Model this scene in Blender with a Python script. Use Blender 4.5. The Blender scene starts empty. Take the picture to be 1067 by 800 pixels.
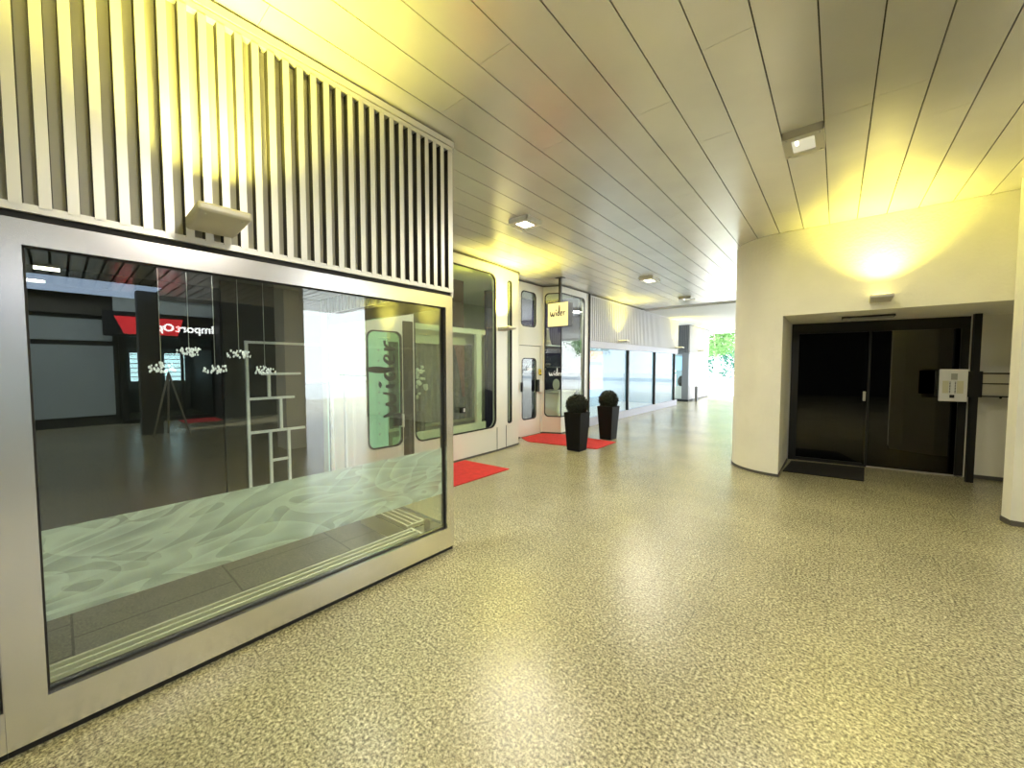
import bpy, bmesh, math, random
from mathutils import Vector, Matrix
random.seed(7)
D = bpy.data
COL = bpy.context.scene.collection
PI = math.pi

# ------------------------------------------------------------------ materials
def newmat(name):
    m = D.materials.new(name); m.use_nodes = True
    nt = m.node_tree
    for n in list(nt.nodes): nt.nodes.remove(n)
    out = nt.nodes.new('ShaderNodeOutputMaterial')
    return m, nt, out

def pbr(name, col, rough=.5, metal=0., bump=0., bscale=60., var=0., vscale=8., emit=None, estr=0., spec=.5, coords='Object'):
    m, nt, out = newmat(name)
    p = nt.nodes.new('ShaderNodeBsdfPrincipled')
    p.inputs['Base Color'].default_value = (*col, 1)
    p.inputs['Roughness'].default_value = rough
    p.inputs['Metallic'].default_value = metal
    p.inputs['Specular IOR Level'].default_value = spec
    if emit:
        p.inputs['Emission Color'].default_value = (*emit, 1); p.inputs['Emission Strength'].default_value = estr
    tc = nt.nodes.new('ShaderNodeTexCoord')
    if var > 0:
        n = nt.nodes.new('ShaderNodeTexNoise'); n.inputs['Scale'].default_value = vscale; n.inputs['Detail'].default_value = 6
        nt.links.new(tc.outputs[coords], n.inputs['Vector'])
        r = nt.nodes.new('ShaderNodeValToRGB')
        r.color_ramp.elements[0].position = .3; r.color_ramp.elements[1].position = .7
        r.color_ramp.elements[0].color = (*[c*(1-var) for c in col], 1)
        r.color_ramp.elements[1].color = (*[min(1, c*(1+var)) for c in col], 1)
        nt.links.new(n.outputs['Fac'], r.inputs['Fac']); nt.links.new(r.outputs['Color'], p.inputs['Base Color'])
    if bump > 0:
        n = nt.nodes.new('ShaderNodeTexNoise'); n.inputs['Scale'].default_value = bscale; n.inputs['Detail'].default_value = 4
        nt.links.new(tc.outputs[coords], n.inputs['Vector'])
        b = nt.nodes.new('ShaderNodeBump'); b.inputs['Strength'].default_value = bump; b.inputs['Distance'].default_value = .01
        nt.links.new(n.outputs['Fac'], b.inputs['Height']); nt.links.new(b.outputs['Normal'], p.inputs['Normal'])
    nt.links.new(p.outputs['BSDF'], out.inputs['Surface'])
    return m

def glass(name, tint=(.9,.95,.92), base=.05, gain=1.0, ior=1.5, rough=0., refl=(1,1,1)):
    m, nt, out = newmat(name)
    t = nt.nodes.new('ShaderNodeBsdfTransparent'); t.inputs['Color'].default_value = (*tint, 1)
    g = nt.nodes.new('ShaderNodeBsdfGlossy'); g.inputs['Roughness'].default_value = rough; g.inputs['Color'].default_value = (*refl, 1)
    lw = nt.nodes.new('ShaderNodeLayerWeight')
    f = nt.nodes.new('ShaderNodeMath'); f.operation = 'POWER'; f.inputs[1].default_value = 4.
    nt.links.new(lw.outputs['Facing'], f.inputs[0])
    ma = nt.nodes.new('ShaderNodeMath'); ma.operation = 'MULTIPLY_ADD'; ma.use_clamp = True
    ma.inputs[1].default_value = gain; ma.inputs[2].default_value = base
    mx = nt.nodes.new('ShaderNodeMixShader')
    nt.links.new(f.outputs[0], ma.inputs[0]); nt.links.new(ma.outputs[0], mx.inputs['Fac'])
    nt.links.new(t.outputs['BSDF'], mx.inputs[1]); nt.links.new(g.outputs['BSDF'], mx.inputs[2])
    nt.links.new(mx.outputs['Shader'], out.inputs['Surface'])
    return m

def floor_mat():
    m, nt, out = newmat('granite_floor')
    p = nt.nodes.new('ShaderNodeBsdfPrincipled')
    tc = nt.nodes.new('ShaderNodeTexCoord')
    n1 = nt.nodes.new('ShaderNodeTexNoise'); n1.inputs['Scale'].default_value = 75; n1.inputs['Detail'].default_value = 5; n1.inputs['Roughness'].default_value = .75
    n2 = nt.nodes.new('ShaderNodeTexVoronoi'); n2.inputs['Scale'].default_value = 95
    n3 = nt.nodes.new('ShaderNodeTexNoise'); n3.inputs['Scale'].default_value = .9; n3.inputs['Detail'].default_value = 4
    for n in (n1, n2, n3): nt.links.new(tc.outputs['Object'], n.inputs['Vector'])
    r1 = nt.nodes.new('ShaderNodeValToRGB')
    e = r1.color_ramp.elements
    e[0].position = .38; e[0].color = (.10,.09,.06,1)
    e[1].position = .60; e[1].color = (.80,.76,.57,1)
    k = e.new(.46); k.color = (.32,.30,.21,1)
    k = e.new(.54); k.color = (.56,.53,.37,1)
    nt.links.new(n1.outputs['Fac'], r1.inputs['Fac'])
    r2 = nt.nodes.new('ShaderNodeValToRGB')
    r2.color_ramp.elements[0].color = (.62,.60,.55,1); r2.color_ramp.elements[1].color = (1.15,1.13,1.05,1)
    nt.links.new(n2.outputs['Color'], r2.inputs['Fac'])
    mul = nt.nodes.new('ShaderNodeMix'); mul.data_type = 'RGBA'; mul.blend_type = 'MULTIPLY'; mul.inputs['Factor'].default_value = 1
    nt.links.new(r1.outputs['Color'], mul.inputs['A']); nt.links.new(r2.outputs['Color'], mul.inputs['B'])
    r3 = nt.nodes.new('ShaderNodeValToRGB')
    r3.color_ramp.elements[0].position = .35; r3.color_ramp.elements[0].color = (.84,.84,.83,1)
    r3.color_ramp.elements[1].position = .65; r3.color_ramp.elements[1].color = (1.05,1.05,1.04,1)
    nt.links.new(n3.outputs['Fac'], r3.inputs['Fac'])
    mul2 = nt.nodes.new('ShaderNodeMix'); mul2.data_type = 'RGBA'; mul2.blend_type = 'MULTIPLY'; mul2.inputs['Factor'].default_value = 1
    nt.links.new(mul.outputs['Result'], mul2.inputs['A']); nt.links.new(r3.outputs['Color'], mul2.inputs['B'])
    br = nt.nodes.new('ShaderNodeTexBrick')
    br.inputs['Scale'].default_value = 1; br.inputs['Brick Width'].default_value = .62; br.inputs['Row Height'].default_value = .31
    br.inputs['Mortar Size'].default_value = .0035; br.inputs['Mortar Smooth'].default_value = .2
    br.inputs['Color1'].default_value = (1,1,1,1); br.inputs['Color2'].default_value = (.93,.93,.93,1); br.inputs['Mortar'].default_value = (.42,.40,.36,1)
    nt.links.new(tc.outputs['Object'], br.inputs['Vector'])
    mul3 = nt.nodes.new('ShaderNodeMix'); mul3.data_type = 'RGBA'; mul3.blend_type = 'MULTIPLY'; mul3.inputs['Factor'].default_value = .45
    nt.links.new(mul2.outputs['Result'], mul3.inputs['A']); nt.links.new(br.outputs['Color'], mul3.inputs['B'])
    nt.links.new(mul3.outputs['Result'], p.inputs['Base Color'])
    p.inputs['Roughness'].default_value = .23; p.inputs['Specular IOR Level'].default_value = .95
    b = nt.nodes.new('ShaderNodeBump'); b.inputs['Strength'].default_value = .25; b.inputs['Distance'].default_value = .004
    nt.links.new(n1.outputs['Fac'], b.inputs['Height']); nt.links.new(b.outputs['Normal'], p.inputs['Normal'])
    nt.links.new(p.outputs['BSDF'], out.inputs['Surface'])
    return m

def tile_mat(name, c1, c2, mortar, w, h, ms=.006, rough=.3, offset=0.5):
    m, nt, out = newmat(name)
    p = nt.nodes.new('ShaderNodeBsdfPrincipled'); tc = nt.nodes.new('ShaderNodeTexCoord')
    br = nt.nodes.new('ShaderNodeTexBrick'); br.offset = offset
    br.inputs['Scale'].default_value = 1; br.inputs['Brick Width'].default_value = w; br.inputs['Row Height'].default_value = h
    br.inputs['Mortar Size'].default_value = ms
    br.inputs['Color1'].default_value = (*c1,1); br.inputs['Color2'].default_value = (*c2,1); br.inputs['Mortar'].default_value = (*mortar,1)
    nt.links.new(tc.outputs['Object'], br.inputs['Vector'])
    n = nt.nodes.new('ShaderNodeTexNoise'); n.inputs['Scale'].default_value = 9; n.inputs['Detail'].default_value = 6
    nt.links.new(tc.outputs['Object'], n.inputs['Vector'])
    r = nt.nodes.new('ShaderNodeValToRGB'); r.color_ramp.elements[0].color = (.7,.7,.7,1); r.color_ramp.elements[1].color = (1.2,1.2,1.2,1)
    nt.links.new(n.outputs['Fac'], r.inputs['Fac'])
    mul = nt.nodes.new('ShaderNodeMix'); mul.data_type = 'RGBA'; mul.blend_type = 'MULTIPLY'; mul.inputs['Factor'].default_value = 1
    nt.links.new(br.outputs['Color'], mul.inputs['A']); nt.links.new(r.outputs['Color'], mul.inputs['B'])
    nt.links.new(mul.outputs['Result'], p.inputs['Base Color']); p.inputs['Roughness'].default_value = rough
    nt.links.new(p.outputs['BSDF'], out.inputs['Surface'])
    return m

def film_mat():
    """frosted window film with a flowing veil pattern"""
    m, nt, out = newmat('frosted_film')
    tc = nt.nodes.new('ShaderNodeTexCoord')
    mp = nt.nodes.new('ShaderNodeMapping'); mp.inputs['Scale'].default_value = (1, .8, 2.2); mp.inputs['Rotation'].default_value = (.30,0,0)
    nt.links.new(tc.outputs['Object'], mp.inputs['Vector'])
    acc = None
    for sc_, k_, off in ((1.5, 7., 0.), (2.3, 5., 4.), (1.1, 11., 9.)):
        m2 = nt.nodes.new('ShaderNodeMapping'); m2.inputs['Location'].default_value = (off, off, off)
        nt.links.new(mp.outputs['Vector'], m2.inputs['Vector'])
        nz = nt.nodes.new('ShaderNodeTexNoise'); nz.inputs['Scale'].default_value = sc_; nz.inputs['Detail'].default_value = 1.; nz.inputs['Distortion'].default_value = .8
        nt.links.new(m2.outputs['Vector'], nz.inputs['Vector'])
        mu = nt.nodes.new('ShaderNodeMath'); mu.operation = 'MULTIPLY'; mu.inputs[1].default_value = k_
        fr = nt.nodes.new('ShaderNodeMath'); fr.operation = 'FRACT'
        pw = nt.nodes.new('ShaderNodeMath'); pw.operation = 'POWER'; pw.inputs[1].default_value = 2.2
        nt.links.new(nz.outputs['Fac'], mu.inputs[0]); nt.links.new(mu.outputs[0], fr.inputs[0]); nt.links.new(fr.outputs[0], pw.inputs[0])
        if acc is None: acc = pw
        else:
            ad = nt.nodes.new('ShaderNodeMath'); ad.operation = 'ADD'
            nt.links.new(acc.outputs[0], ad.inputs[0]); nt.links.new(pw.outputs[0], ad.inputs[1]); acc = ad
    mx = nt.nodes.new('ShaderNodeMapRange'); mx.inputs['From Min'].default_value = .1; mx.inputs['From Max'].default_value = 1.5
    mx.inputs['To Min'].default_value = .45; mx.inputs['To Max'].default_value = 1.
    nt.links.new(acc.outputs[0], mx.inputs['Value'])
    t = nt.nodes.new('ShaderNodeBsdfTransparent'); t.inputs['Color'].default_value = (.92,.97,.95,1)
    d = nt.nodes.new('ShaderNodeBsdfDiffuse'); d.inputs['Color'].default_value = (.93,.98,.96,1)
    tr = nt.nodes.new('ShaderNodeBsdfTranslucent'); tr.inputs['Color'].default_value = (.6,.72,.66,1)
    ms0 = nt.nodes.new('ShaderNodeMixShader'); ms0.inputs['Fac'].default_value = .3
    nt.links.new(d.outputs['BSDF'], ms0.inputs[1]); nt.links.new(tr.outputs['BSDF'], ms0.inputs[2])
    ms = nt.nodes.new('ShaderNodeMixShader')
    nt.links.new(mx.outputs[0], ms.inputs['Fac']); nt.links.new(t.outputs['BSDF'], ms.inputs[1]); nt.links.new(ms0.outputs['Shader'], ms.inputs[2])
    nt.links.new(ms.outputs['Shader'], out.inputs['Surface'])
    return m

def ceiling_mat(name, col, rough, metal):
    m, nt, out = newmat(name)
    p = nt.nodes.new('ShaderNodeBsdfPrincipled'); tc = nt.nodes.new('ShaderNodeTexCoord')
    n = nt.nodes.new('ShaderNodeTexNoise'); n.inputs['Scale'].default_value = 1.6; n.inputs['Detail'].default_value = 7
    nt.links.new(tc.outputs['Object'], n.inputs['Vector'])
    r = nt.nodes.new('ShaderNodeValToRGB')
    r.color_ramp.elements[0].position = .3; r.color_ramp.elements[0].color = (*[c*.88 for c in col],1)
    r.color_ramp.elements[1].position = .7; r.color_ramp.elements[1].color = (*col,1)
    nt.links.new(n.outputs['Fac'], r.inputs['Fac']); nt.links.new(r.outputs['Color'], p.inputs['Base Color'])
    rr = nt.nodes.new('ShaderNodeMapRange'); rr.inputs['To Min'].default_value = rough; rr.inputs['To Max'].default_value = rough+.01
    nt.links.new(n.outputs['Fac'], rr.inputs['Value']); nt.links.new(rr.outputs['Result'], p.inputs['Roughness'])
    p.inputs['Metallic'].default_value = metal
    # punched perforations
    mp = nt.nodes.new('ShaderNodeTexVoronoi'); mp.inputs['Scale'].default_value = 110; mp.inputs['Randomness'].default_value = 0
    nt.links.new(tc.outputs['Object'], mp.inputs['Vector'])
    b = nt.nodes.new('ShaderNodeBump'); b.inputs['Strength'].default_value = .12; b.inputs['Distance'].default_value = .003
    nt.links.new(mp.outputs['Distance'], b.inputs['Height']); nt.links.new(b.outputs['Normal'], p.inputs['Normal'])
    nt.links.new(p.outputs['BSDF'], out.inputs['Surface'])
    return m

def pattern_mat(name, c1, c2, scale):
    m, nt, out = newmat(name)
    p = nt.nodes.new('ShaderNodeBsdfPrincipled'); tc = nt.nodes.new('ShaderNodeTexCoord')
    v = nt.nodes.new('ShaderNodeTexVoronoi'); v.inputs['Scale'].default_value = scale
    w = nt.nodes.new('ShaderNodeTexNoise'); w.inputs['Scale'].default_value = scale*.7; w.inputs['Detail'].default_value = 5
    nt.links.new(tc.outputs['Object'], v.inputs['Vector']); nt.links.new(tc.outputs['Object'], w.inputs['Vector'])
    ad = nt.nodes.new('ShaderNodeMath'); ad.operation = 'MULTIPLY'
    nt.links.new(v.outputs['Distance'], ad.inputs[0]); nt.links.new(w.outputs['Fac'], ad.inputs[1])
    r = nt.nodes.new('ShaderNodeValToRGB'); r.color_ramp.elements[0].position = .08; r.color_ramp.elements[1].position = .38
    r.color_ramp.elements[0].color = (*c1,1); r.color_ramp.elements[1].color = (*c2,1)
    nt.links.new(ad.outputs[0], r.inputs['Fac']); nt.links.new(r.outputs['Color'], p.inputs['Base Color'])
    p.inputs['Roughness'].default_value = .8
    nt.links.new(p.outputs['BSDF'], out.inputs['Surface'])
    return m

M = {}
M['floor'] = floor_mat()
M['ceil'] = ceiling_mat('ceiling_metal', (.90,.89,.85), .25, .5)
M['ceil_dark'] = pbr('seam_dark', (.03,.03,.025), .9)
M['ceil_white'] = pbr('ceiling_white', (.85,.86,.88), .6)
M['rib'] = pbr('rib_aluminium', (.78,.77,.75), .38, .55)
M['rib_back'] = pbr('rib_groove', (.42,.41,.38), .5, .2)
M['rib_shade'] = pbr('rib_flank_shade', (.05,.048,.042), .6)  # rib flanks coloured near black to stand for shade in the grooves
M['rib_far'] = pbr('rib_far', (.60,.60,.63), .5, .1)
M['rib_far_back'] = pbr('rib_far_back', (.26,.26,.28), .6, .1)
M['alu'] = pbr('frame_aluminium', (.80,.78,.79), .22, .94, var=.05, vscale=3)
M['alu_white'] = pbr('facade_white_metal', (.80,.80,.75), .38, .1)
M['black'] = pbr('black_gap', (.008,.008,.008), .6)
M['black_metal'] = pbr('black_metal', (.006,.006,.006), .4, .0)
M['stucco'] = pbr('stucco', (.92,.90,.82), .85, bump=.45, bscale=38, var=.03, vscale=3)
M['stucco_in'] = pbr('stucco_recess', (.86,.84,.78), .85, bump=.3, bscale=45)
M['skirt'] = pbr('skirting', (.10,.095,.085), .5)
M['glass'] = glass('display_glass', (.90,.95,.92), base=.10, gain=.8)
M['glass_clear'] = glass('clear_glass', (.97,.99,.97), base=.01, gain=.5)
M['glass_green'] = glass('green_glass', (.78,.92,.82), base=.03, gain=.7)
M['glass_shop'] = glass('shop_glass', (.90,.94,.90), base=.06, gain=.8)
M['glass_far'] = glass('far_glass', (.93,.97,1.0), base=.03, gain=.28)
M['glass_black'] = glass('entrance_glass', (.14,.15,.14), base=.07, gain=.8)
M['film'] = film_mat()
M['tile_in'] = tile_mat('interior_tile', (.20,.19,.16), (.17,.16,.135), (.06,.055,.05), .37, .74)
M['dark_wall'] = pbr('dark_interior', (.030,.031,.028), .8)
M['dark_panel'] = pbr('dark_partition', (.022,.020,.018), .5)
M['dark_ceil'] = pbr('dark_ceiling', (.06,.06,.05), .5)
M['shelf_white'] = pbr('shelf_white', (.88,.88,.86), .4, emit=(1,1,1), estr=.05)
M['wire'] = pbr('wire', (.75,.75,.72), .35, .6)
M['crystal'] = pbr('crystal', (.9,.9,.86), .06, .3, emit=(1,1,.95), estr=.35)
M['grille'] = pbr('convector_paint', (.66,.63,.46), .45)
M['red_mat'] = pbr('red_carpet', (.62,.035,.035), .95, bump=.6, bscale=220, var=.12, vscale=14)
M['black_mat'] = pbr('black_mat', (.006,.006,.006), .95, bump=.5, bscale=220)
M['pot'] = pbr('planter_black', (.005,.005,.005), .6, spec=.2)
M['soil'] = pbr('soil', (.03,.02,.012), .95)
M['leaf_dark'] = pbr('topiary_leaf', (.006,.010,.004), .8, var=.5, vscale=20)
M['cream'] = pbr('sign_cream', (.90,.84,.58), .5, emit=(1,.9,.55), estr=.35)
M['ink'] = pbr('lettering_black', (.01,.01,.01), .5)
M['white_text'] = pbr('lettering_white', (.9,.9,.9), .5, emit=(1,1,1), estr=4.)
M['white_decal'] = pbr('decal_white', (.85,.88,.9), .5, emit=(1,1,1), estr=.25)
M['steel'] = pbr('brushed_steel', (.62,.61,.56), .35, .7)
M['panel_white'] = pbr('intercom_plate', (.80,.80,.78), .4)
M['panel_grey'] = pbr('intercom_grey', (.40,.40,.36), .4)
M['fixture'] = pbr('fixture_enamel', (.60,.57,.49), .4, .15)
M['lens'] = pbr('lamp_lens', (.9,.9,.8), .3, emit=(1,.93,.62), estr=7)
M['lens_dim'] = pbr('lamp_lens_dim', (.60,.60,.50), .25, emit=(1,.97,.8), estr=.35)
M['lens_hot'] = pbr('lamp_tube', (.9,.9,.8), .25, emit=(1,.97,.8), estr=3)
M['lens_yellow'] = pbr('uplight_lens', (.9,.85,.4), .3, emit=(1,.85,.3), estr=3)
M['cream_in'] = pbr('shop_cream', (.72,.78,.60), .6)
M['backlight'] = pbr('pale_green_backlight', (.80,.90,.80), .6, emit=(.8,1,.88), estr=.32)
M['navy'] = pbr('navy_wall', (.018,.016,.045), .6)
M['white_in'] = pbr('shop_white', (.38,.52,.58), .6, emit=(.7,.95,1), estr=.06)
M['counter'] = pbr('white_counter', (.85,.84,.78), .5)
M['curtain'] = pattern_mat('grey_curtain', (.10,.11,.11), (.20,.21,.20), 22)
M['curtain_red'] = pattern_mat('red_curtain', (.30,.16,.14), (.42,.26,.22), 22)
M['blind'] = pbr('brown_blind', (.07,.045,.04), .7)
M['flower'] = pbr('white_flower', (.8,.82,.7), .7)
M['brass'] = pbr('lamp_bronze', (.32,.29,.24), .35, .6)
M['yellow'] = pbr('yellow_sticker', (.80,.62,.05), .5)
M['steel_blue'] = pbr('plinth_pale', (.55,.56,.66), .5)
M['poster_orange'] = pbr('poster_orange', (.85,.55,.38), .6, emit=(1,.45,.22), estr=.55)  # posters carry a glow of their own to read through the glass
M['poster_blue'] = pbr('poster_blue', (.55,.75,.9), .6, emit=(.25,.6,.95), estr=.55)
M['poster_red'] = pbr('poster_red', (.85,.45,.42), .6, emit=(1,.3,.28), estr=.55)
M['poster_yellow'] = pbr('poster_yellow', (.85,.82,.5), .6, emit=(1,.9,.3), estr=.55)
M['sign_black'] = pbr('sign_black', (.008,.008,.009), .4)
M['sign_red'] = pbr('sign_red', (.75,.03,.04), .5, emit=(1,.04,.05), estr=1.3)
M['lit_window'] = pbr('lit_window', (.6,.8,.85), .5, emit=(.6,.9,1), estr=5)
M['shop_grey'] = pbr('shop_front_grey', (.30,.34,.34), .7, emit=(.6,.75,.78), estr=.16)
M['concrete_dark'] = pbr('pillar_dark', (.10,.095,.08), .8)
M['pier_dark'] = pbr('pier_dark', (.035,.033,.03), .7)
M['wood'] = pbr('easel_wood', (.42,.38,.30), .6)
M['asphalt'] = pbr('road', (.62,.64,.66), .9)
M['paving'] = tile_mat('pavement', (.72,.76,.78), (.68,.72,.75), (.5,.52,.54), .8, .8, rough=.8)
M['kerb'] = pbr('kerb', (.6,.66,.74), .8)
M['bark'] = pbr('bark', (.60,.48,.42), .9, bump=.6, bscale=20)
M['leaf'] = pbr('tree_leaf', (.18,.36,.11), .8, var=.45, vscale=1.2)
M['leaf2'] = pbr('hedge_leaf', (.07,.24,.18), .8, var=.4, vscale=1.5)
M['facade_far'] = pbr('house_render', (.8,.8,.78), .8)
M['grey_post'] = pbr('grey_post', (.22,.22,.24), .4, .2)

# ------------------------------------------------------------------ mesh helpers
class MB:
    def __init__(s): s.bm = bmesh.new(); s.mats = []
    def mi(s, mat):
        if mat is None: return 0
        if mat not in s.mats: s.mats.append(mat)
        return s.mats.index(mat)
    def face(s, vs, mi=0):
        try:
            f = s.bm.faces.new(vs); f.material_index = mi; return f
        except ValueError: return None
    def box(s, a, b, mat=None, M4=None):
        mi = s.mi(mat)
        x0,x1 = sorted((a[0],b[0])); y0,y1 = sorted((a[1],b[1])); z0,z1 = sorted((a[2],b[2]))
        P = [Vector(p) for p in ((x0,y0,z0),(x1,y0,z0),(x1,y1,z0),(x0,y1,z0),(x0,y0,z1),(x1,y0,z1),(x1,y1,z1),(x0,y1,z1))]
        if M4 is not None: P = [M4 @ p for p in P]
        v = [s.bm.verts.new(p) for p in P]
        for q in ((0,3,2,1),(4,5,6,7),(0,1,5,4),(1,2,6,5),(2,3,7,6),(3,0,4,7)): s.face([v[i] for i in q], mi)
        return s
    def bbox(s, a, b, r=.01, mat=None, M4=None, seg=2):
        """bevelled box"""
        bm2 = bmesh.new(); t = MB(); t.bm.free(); t.bm = bm2; t.box(a, b)
        bmesh.ops.bevel(bm2, geom=list(bm2.edges), offset=r, segments=seg, affect='EDGES', profile=.5)
        s.merge(bm2, mat, M4); return s
    def merge(s, bm2, mat=None, M4=None):
        mi = s.mi(mat); mp = {}
        for v in bm2.verts: mp[v] = s.bm.verts.new(M4 @ v.co if M4 is not None else v.co)
        for f in bm2.faces:
            g = s.face([mp[v] for v in f.verts], mi)
            if g: g.smooth = f.smooth
        bm2.free()
    def prism(s, poly, z0, z1, mat=None, M4=None, smooth=False):
        mi = s.mi(mat)
        f = (lambda p: M4 @ Vector(p)) if M4 is not None else (lambda p: p)
        a = [s.bm.verts.new(f((x,y,z0))) for x,y in poly]; b = [s.bm.verts.new(f((x,y,z1))) for x,y in poly]
        s.face(list(reversed(a)), mi); s.face(b, mi)
        n = len(poly)
        for i in range(n):
            g = s.face([a[i],a[(i+1)%n],b[(i+1)%n],b[i]], mi)
        return s
    def tube(s, pts, r, mat=None, n=8, cap=True):
        mi = s.mi(mat); rings = []
        pts = [Vector(p) for p in pts]
        if not hasattr(r, '__len__'): r = [r]*len(pts)
        for i,p in enumerate(pts):
            d = (pts[min(i+1,len(pts)-1)] - pts[max(i-1,0)]).normalized()
            up = Vector((0,0,1)) if abs(d.z) < .95 else Vector((1,0,0))
            u = d.cross(up).normalized(); v = d.cross(u).normalized()
            rings.append([s.bm.verts.new(p + r[i]*(math.cos(2*PI*k/n)*u + math.sin(2*PI*k/n)*v)) for k in range(n)])
        for i in range(len(rings)-1):
            for k in range(n):
                g = s.face([rings[i][k],rings[i][(k+1)%n],rings[i+1][(k+1)%n],rings[i+1][k]], mi)
                if g: g.smooth = True
        if cap:
            s.face(list(reversed(rings[0])), mi); s.face(rings[-1], mi)
        return s
    def lathe(s, prof, c=(0,0,0), mat=None, n=24):
        mi = s.mi(mat); c = Vector(c)
        rings = [[s.bm.verts.new(c + Vector((r*math.cos(2*PI*k/n), r*math.sin(2*PI*k/n), z))) for k in range(n)] for r,z in prof]
        for i in range(len(rings)-1):
            for k in range(n):
                g = s.face([rings[i][k],rings[i][(k+1)%n],rings[i+1][(k+1)%n],rings[i+1][k]], mi)
                if g: g.smooth = True
        s.face(list(reversed(rings[0])), mi); s.face(rings[-1], mi)
        return s
    def build(s, name, mat=None, parent=None, loc=None):
        me = D.meshes.new(name)
        bmesh.ops.recalc_face_normals(s.bm, faces=list(s.bm.faces))
        s.bm.to_mesh(me); s.bm.free()
        if s.mats:
            for m in s.mats: me.materials.append(m)
        elif mat: me.materials.append(mat)
        o = D.objects.new(name, me); COL.objects.link(o)
        if parent: o.parent = parent
        if loc: o.location = loc
        return o

def tag(o, label, cat, group=None, kind=None):
    o['label'] = label; o['category'] = cat
    if group: o['group'] = group
    if kind: o['kind'] = kind
    return o
def empty(name, loc=(0,0,0), rz=0.):
    o = D.objects.new(name, None); COL.objects.link(o); o.location = loc; o.rotation_euler = (0,0,rz); o.empty_display_size = .1
    return o
def struct(o, label, cat): return tag(o, label, cat, kind='structure')
def copy_tree(o, parent=None):
    c = o.copy(); COL.objects.link(c)
    if parent: c.parent = parent
    for ch in list(o.children): copy_tree(ch, c)
    return c

def rrect(x0, x1, y0, y1, r, n=6):
    """rounded rectangle, counter-clockwise"""
    P = []
    for cx, cy, a0 in ((x1-r,y1-r,0),(x0+r,y1-r,PI/2),(x0+r,y0+r,PI),(x1-r,y0+r,1.5*PI)):
        for k in range(n+1):
            a = a0 + k*PI/2/n; P.append((cx+r*math.cos(a), cy+r*math.sin(a)))
    return P

def sheet_bm(outer, holes, thick, cuts=()):
    """flat sheet in (s,z) with holes, extruded by thick along t: vertex = (s, t, z)"""
    bm = bmesh.new(); E = []
    for loop in [outer]+list(holes):
        vs = [bm.verts.new((x,0,y)) for x,y in loop]
        E += [bm.edges.new((vs[i],vs[(i+1)%len(vs)])) for i in range(len(vs))]
    bmesh.ops.triangle_fill(bm, use_beauty=True, use_dissolve=False, edges=E)
    for c in cuts:
        bmesh.ops.bisect_plane(bm, geom=list(bm.verts)+list(bm.edges)+list(bm.faces), plane_co=(c,0,0), plane_no=(1,0,0), dist=1e-5)
    if thick:
        r = bmesh.ops.extrude_face_region(bm, geom=list(bm.faces))
        for v in [g for g in r['geom'] if isinstance(g, bmesh.types.BMVert)]: v.co.y += thick
    return bm

class Path:
    """polyline in plan; at(s) gives point and outward-left normal, mitred at the knots"""
    def __init__(s, P):
        s.P = [Vector((x,y,0)) for x,y in P]; s.S = [0.]
        for a,b in zip(s.P, s.P[1:]): s.S.append(s.S[-1]+(b-a).length)
        d = [(b-a).normalized() for a,b in zip(s.P, s.P[1:])]
        nn = [Vector((-q.y,q.x,0)) for q in d]
        s.n = []
        for i in range(len(s.P)):
            a = nn[max(i-1,0)]; b = nn[min(i,len(nn)-1)]
            m = (a+b).normalized(); s.n.append(m / max(.4, m.dot(b)))
    def map(s, u, t, z):
        for i in range(len(s.S)-1):
            if u <= s.S[i+1]+1e-6 or i == len(s.S)-2:
                f = (u-s.S[i])/(s.S[i+1]-s.S[i])
                p = s.P[i].lerp(s.P[i+1], f); n = s.n[i].lerp(s.n[i+1], f)
                return Vector((p.x+n.x*t, p.y+n.y*t, z))
    def sy(s, y, lo=0):
        """arc length where the path reaches y"""
        for i in range(lo, len(s.P)-1):
            a,b = s.P[i].y, s.P[i+1].y
            if min(a,b)-1e-6 <= y <= max(a,b)+1e-6 and abs(a-b) > 1e-6: return s.S[i]+(y-a)/(b-a)*(s.S[i+1]-s.S[i])
    def wrap(s, outer, holes, thick, t0=0.):
        xs = [p[0] for p in outer]; bm = sheet_bm(outer, holes, thick, [c for c in s.S if min(xs)+1e-4 < c < max(xs)-1e-4])
        for v in bm.verts: v.co = s.map(v.co.x, v.co.y+t0, v.co.z)
        return bm

def catmull(P, n=6):
    out = []
    for i in range(len(P)-1):
        p0 = P[max(i-1,0)]; p1 = P[i]; p2 = P[i+1]; p3 = P[min(i+2,len(P)-1)]
        for k in range(n):
            t = k/n
            out.append(tuple(.5*((2*p1[j])+(-p0[j]+p2[j])*t+(2*p0[j]-5*p1[j]+4*p2[j]-p3[j])*t*t+(-p0[j]+3*p1[j]-3*p2[j]+p3[j])*t**3) for j in range(len(p1))))
    out.append(tuple(P[-1])); return out

# brush lettering of the hairdresser's sign: every stroke is (x, y, width)
SCRIPT = [
    [(0,.46,.03),(.05,.2,.07),(.14,.02,.08),(.22,.15,.05),(.27,.38,.03)],
    [(.27,.38,.04),(.31,.12,.07),(.40,.02,.08),(.49,.2,.05),(.53,.46,.03)],
    [(.68,.36,.05),(.67,.18,.06),(.70,.02,.04)],
    [(.68,.52,.06),(.72,.57,.07),(.76,.53,.05)],
    [(1.04,.34,.03),(.92,.38,.06),(.84,.2,.07),(.90,.03,.06),(1.02,.10,.03)],
    [(1.06,1.02,.05),(1.05,.7,.10),(1.04,.3,.08),(1.08,.02,.04)],
    [(1.20,.18,.03),(1.33,.24,.04),(1.36,.36,.04),(1.28,.40,.05),(1.20,.22,.06),(1.24,.04,.06),(1.38,.06,.03)],
    [(1.50,.40,.04),(1.52,.2,.07),(1.51,.0,.04)],
    [(1.52,.2,.03),(1.60,.36,.05),(1.70,.38,.06)],
]
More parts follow.
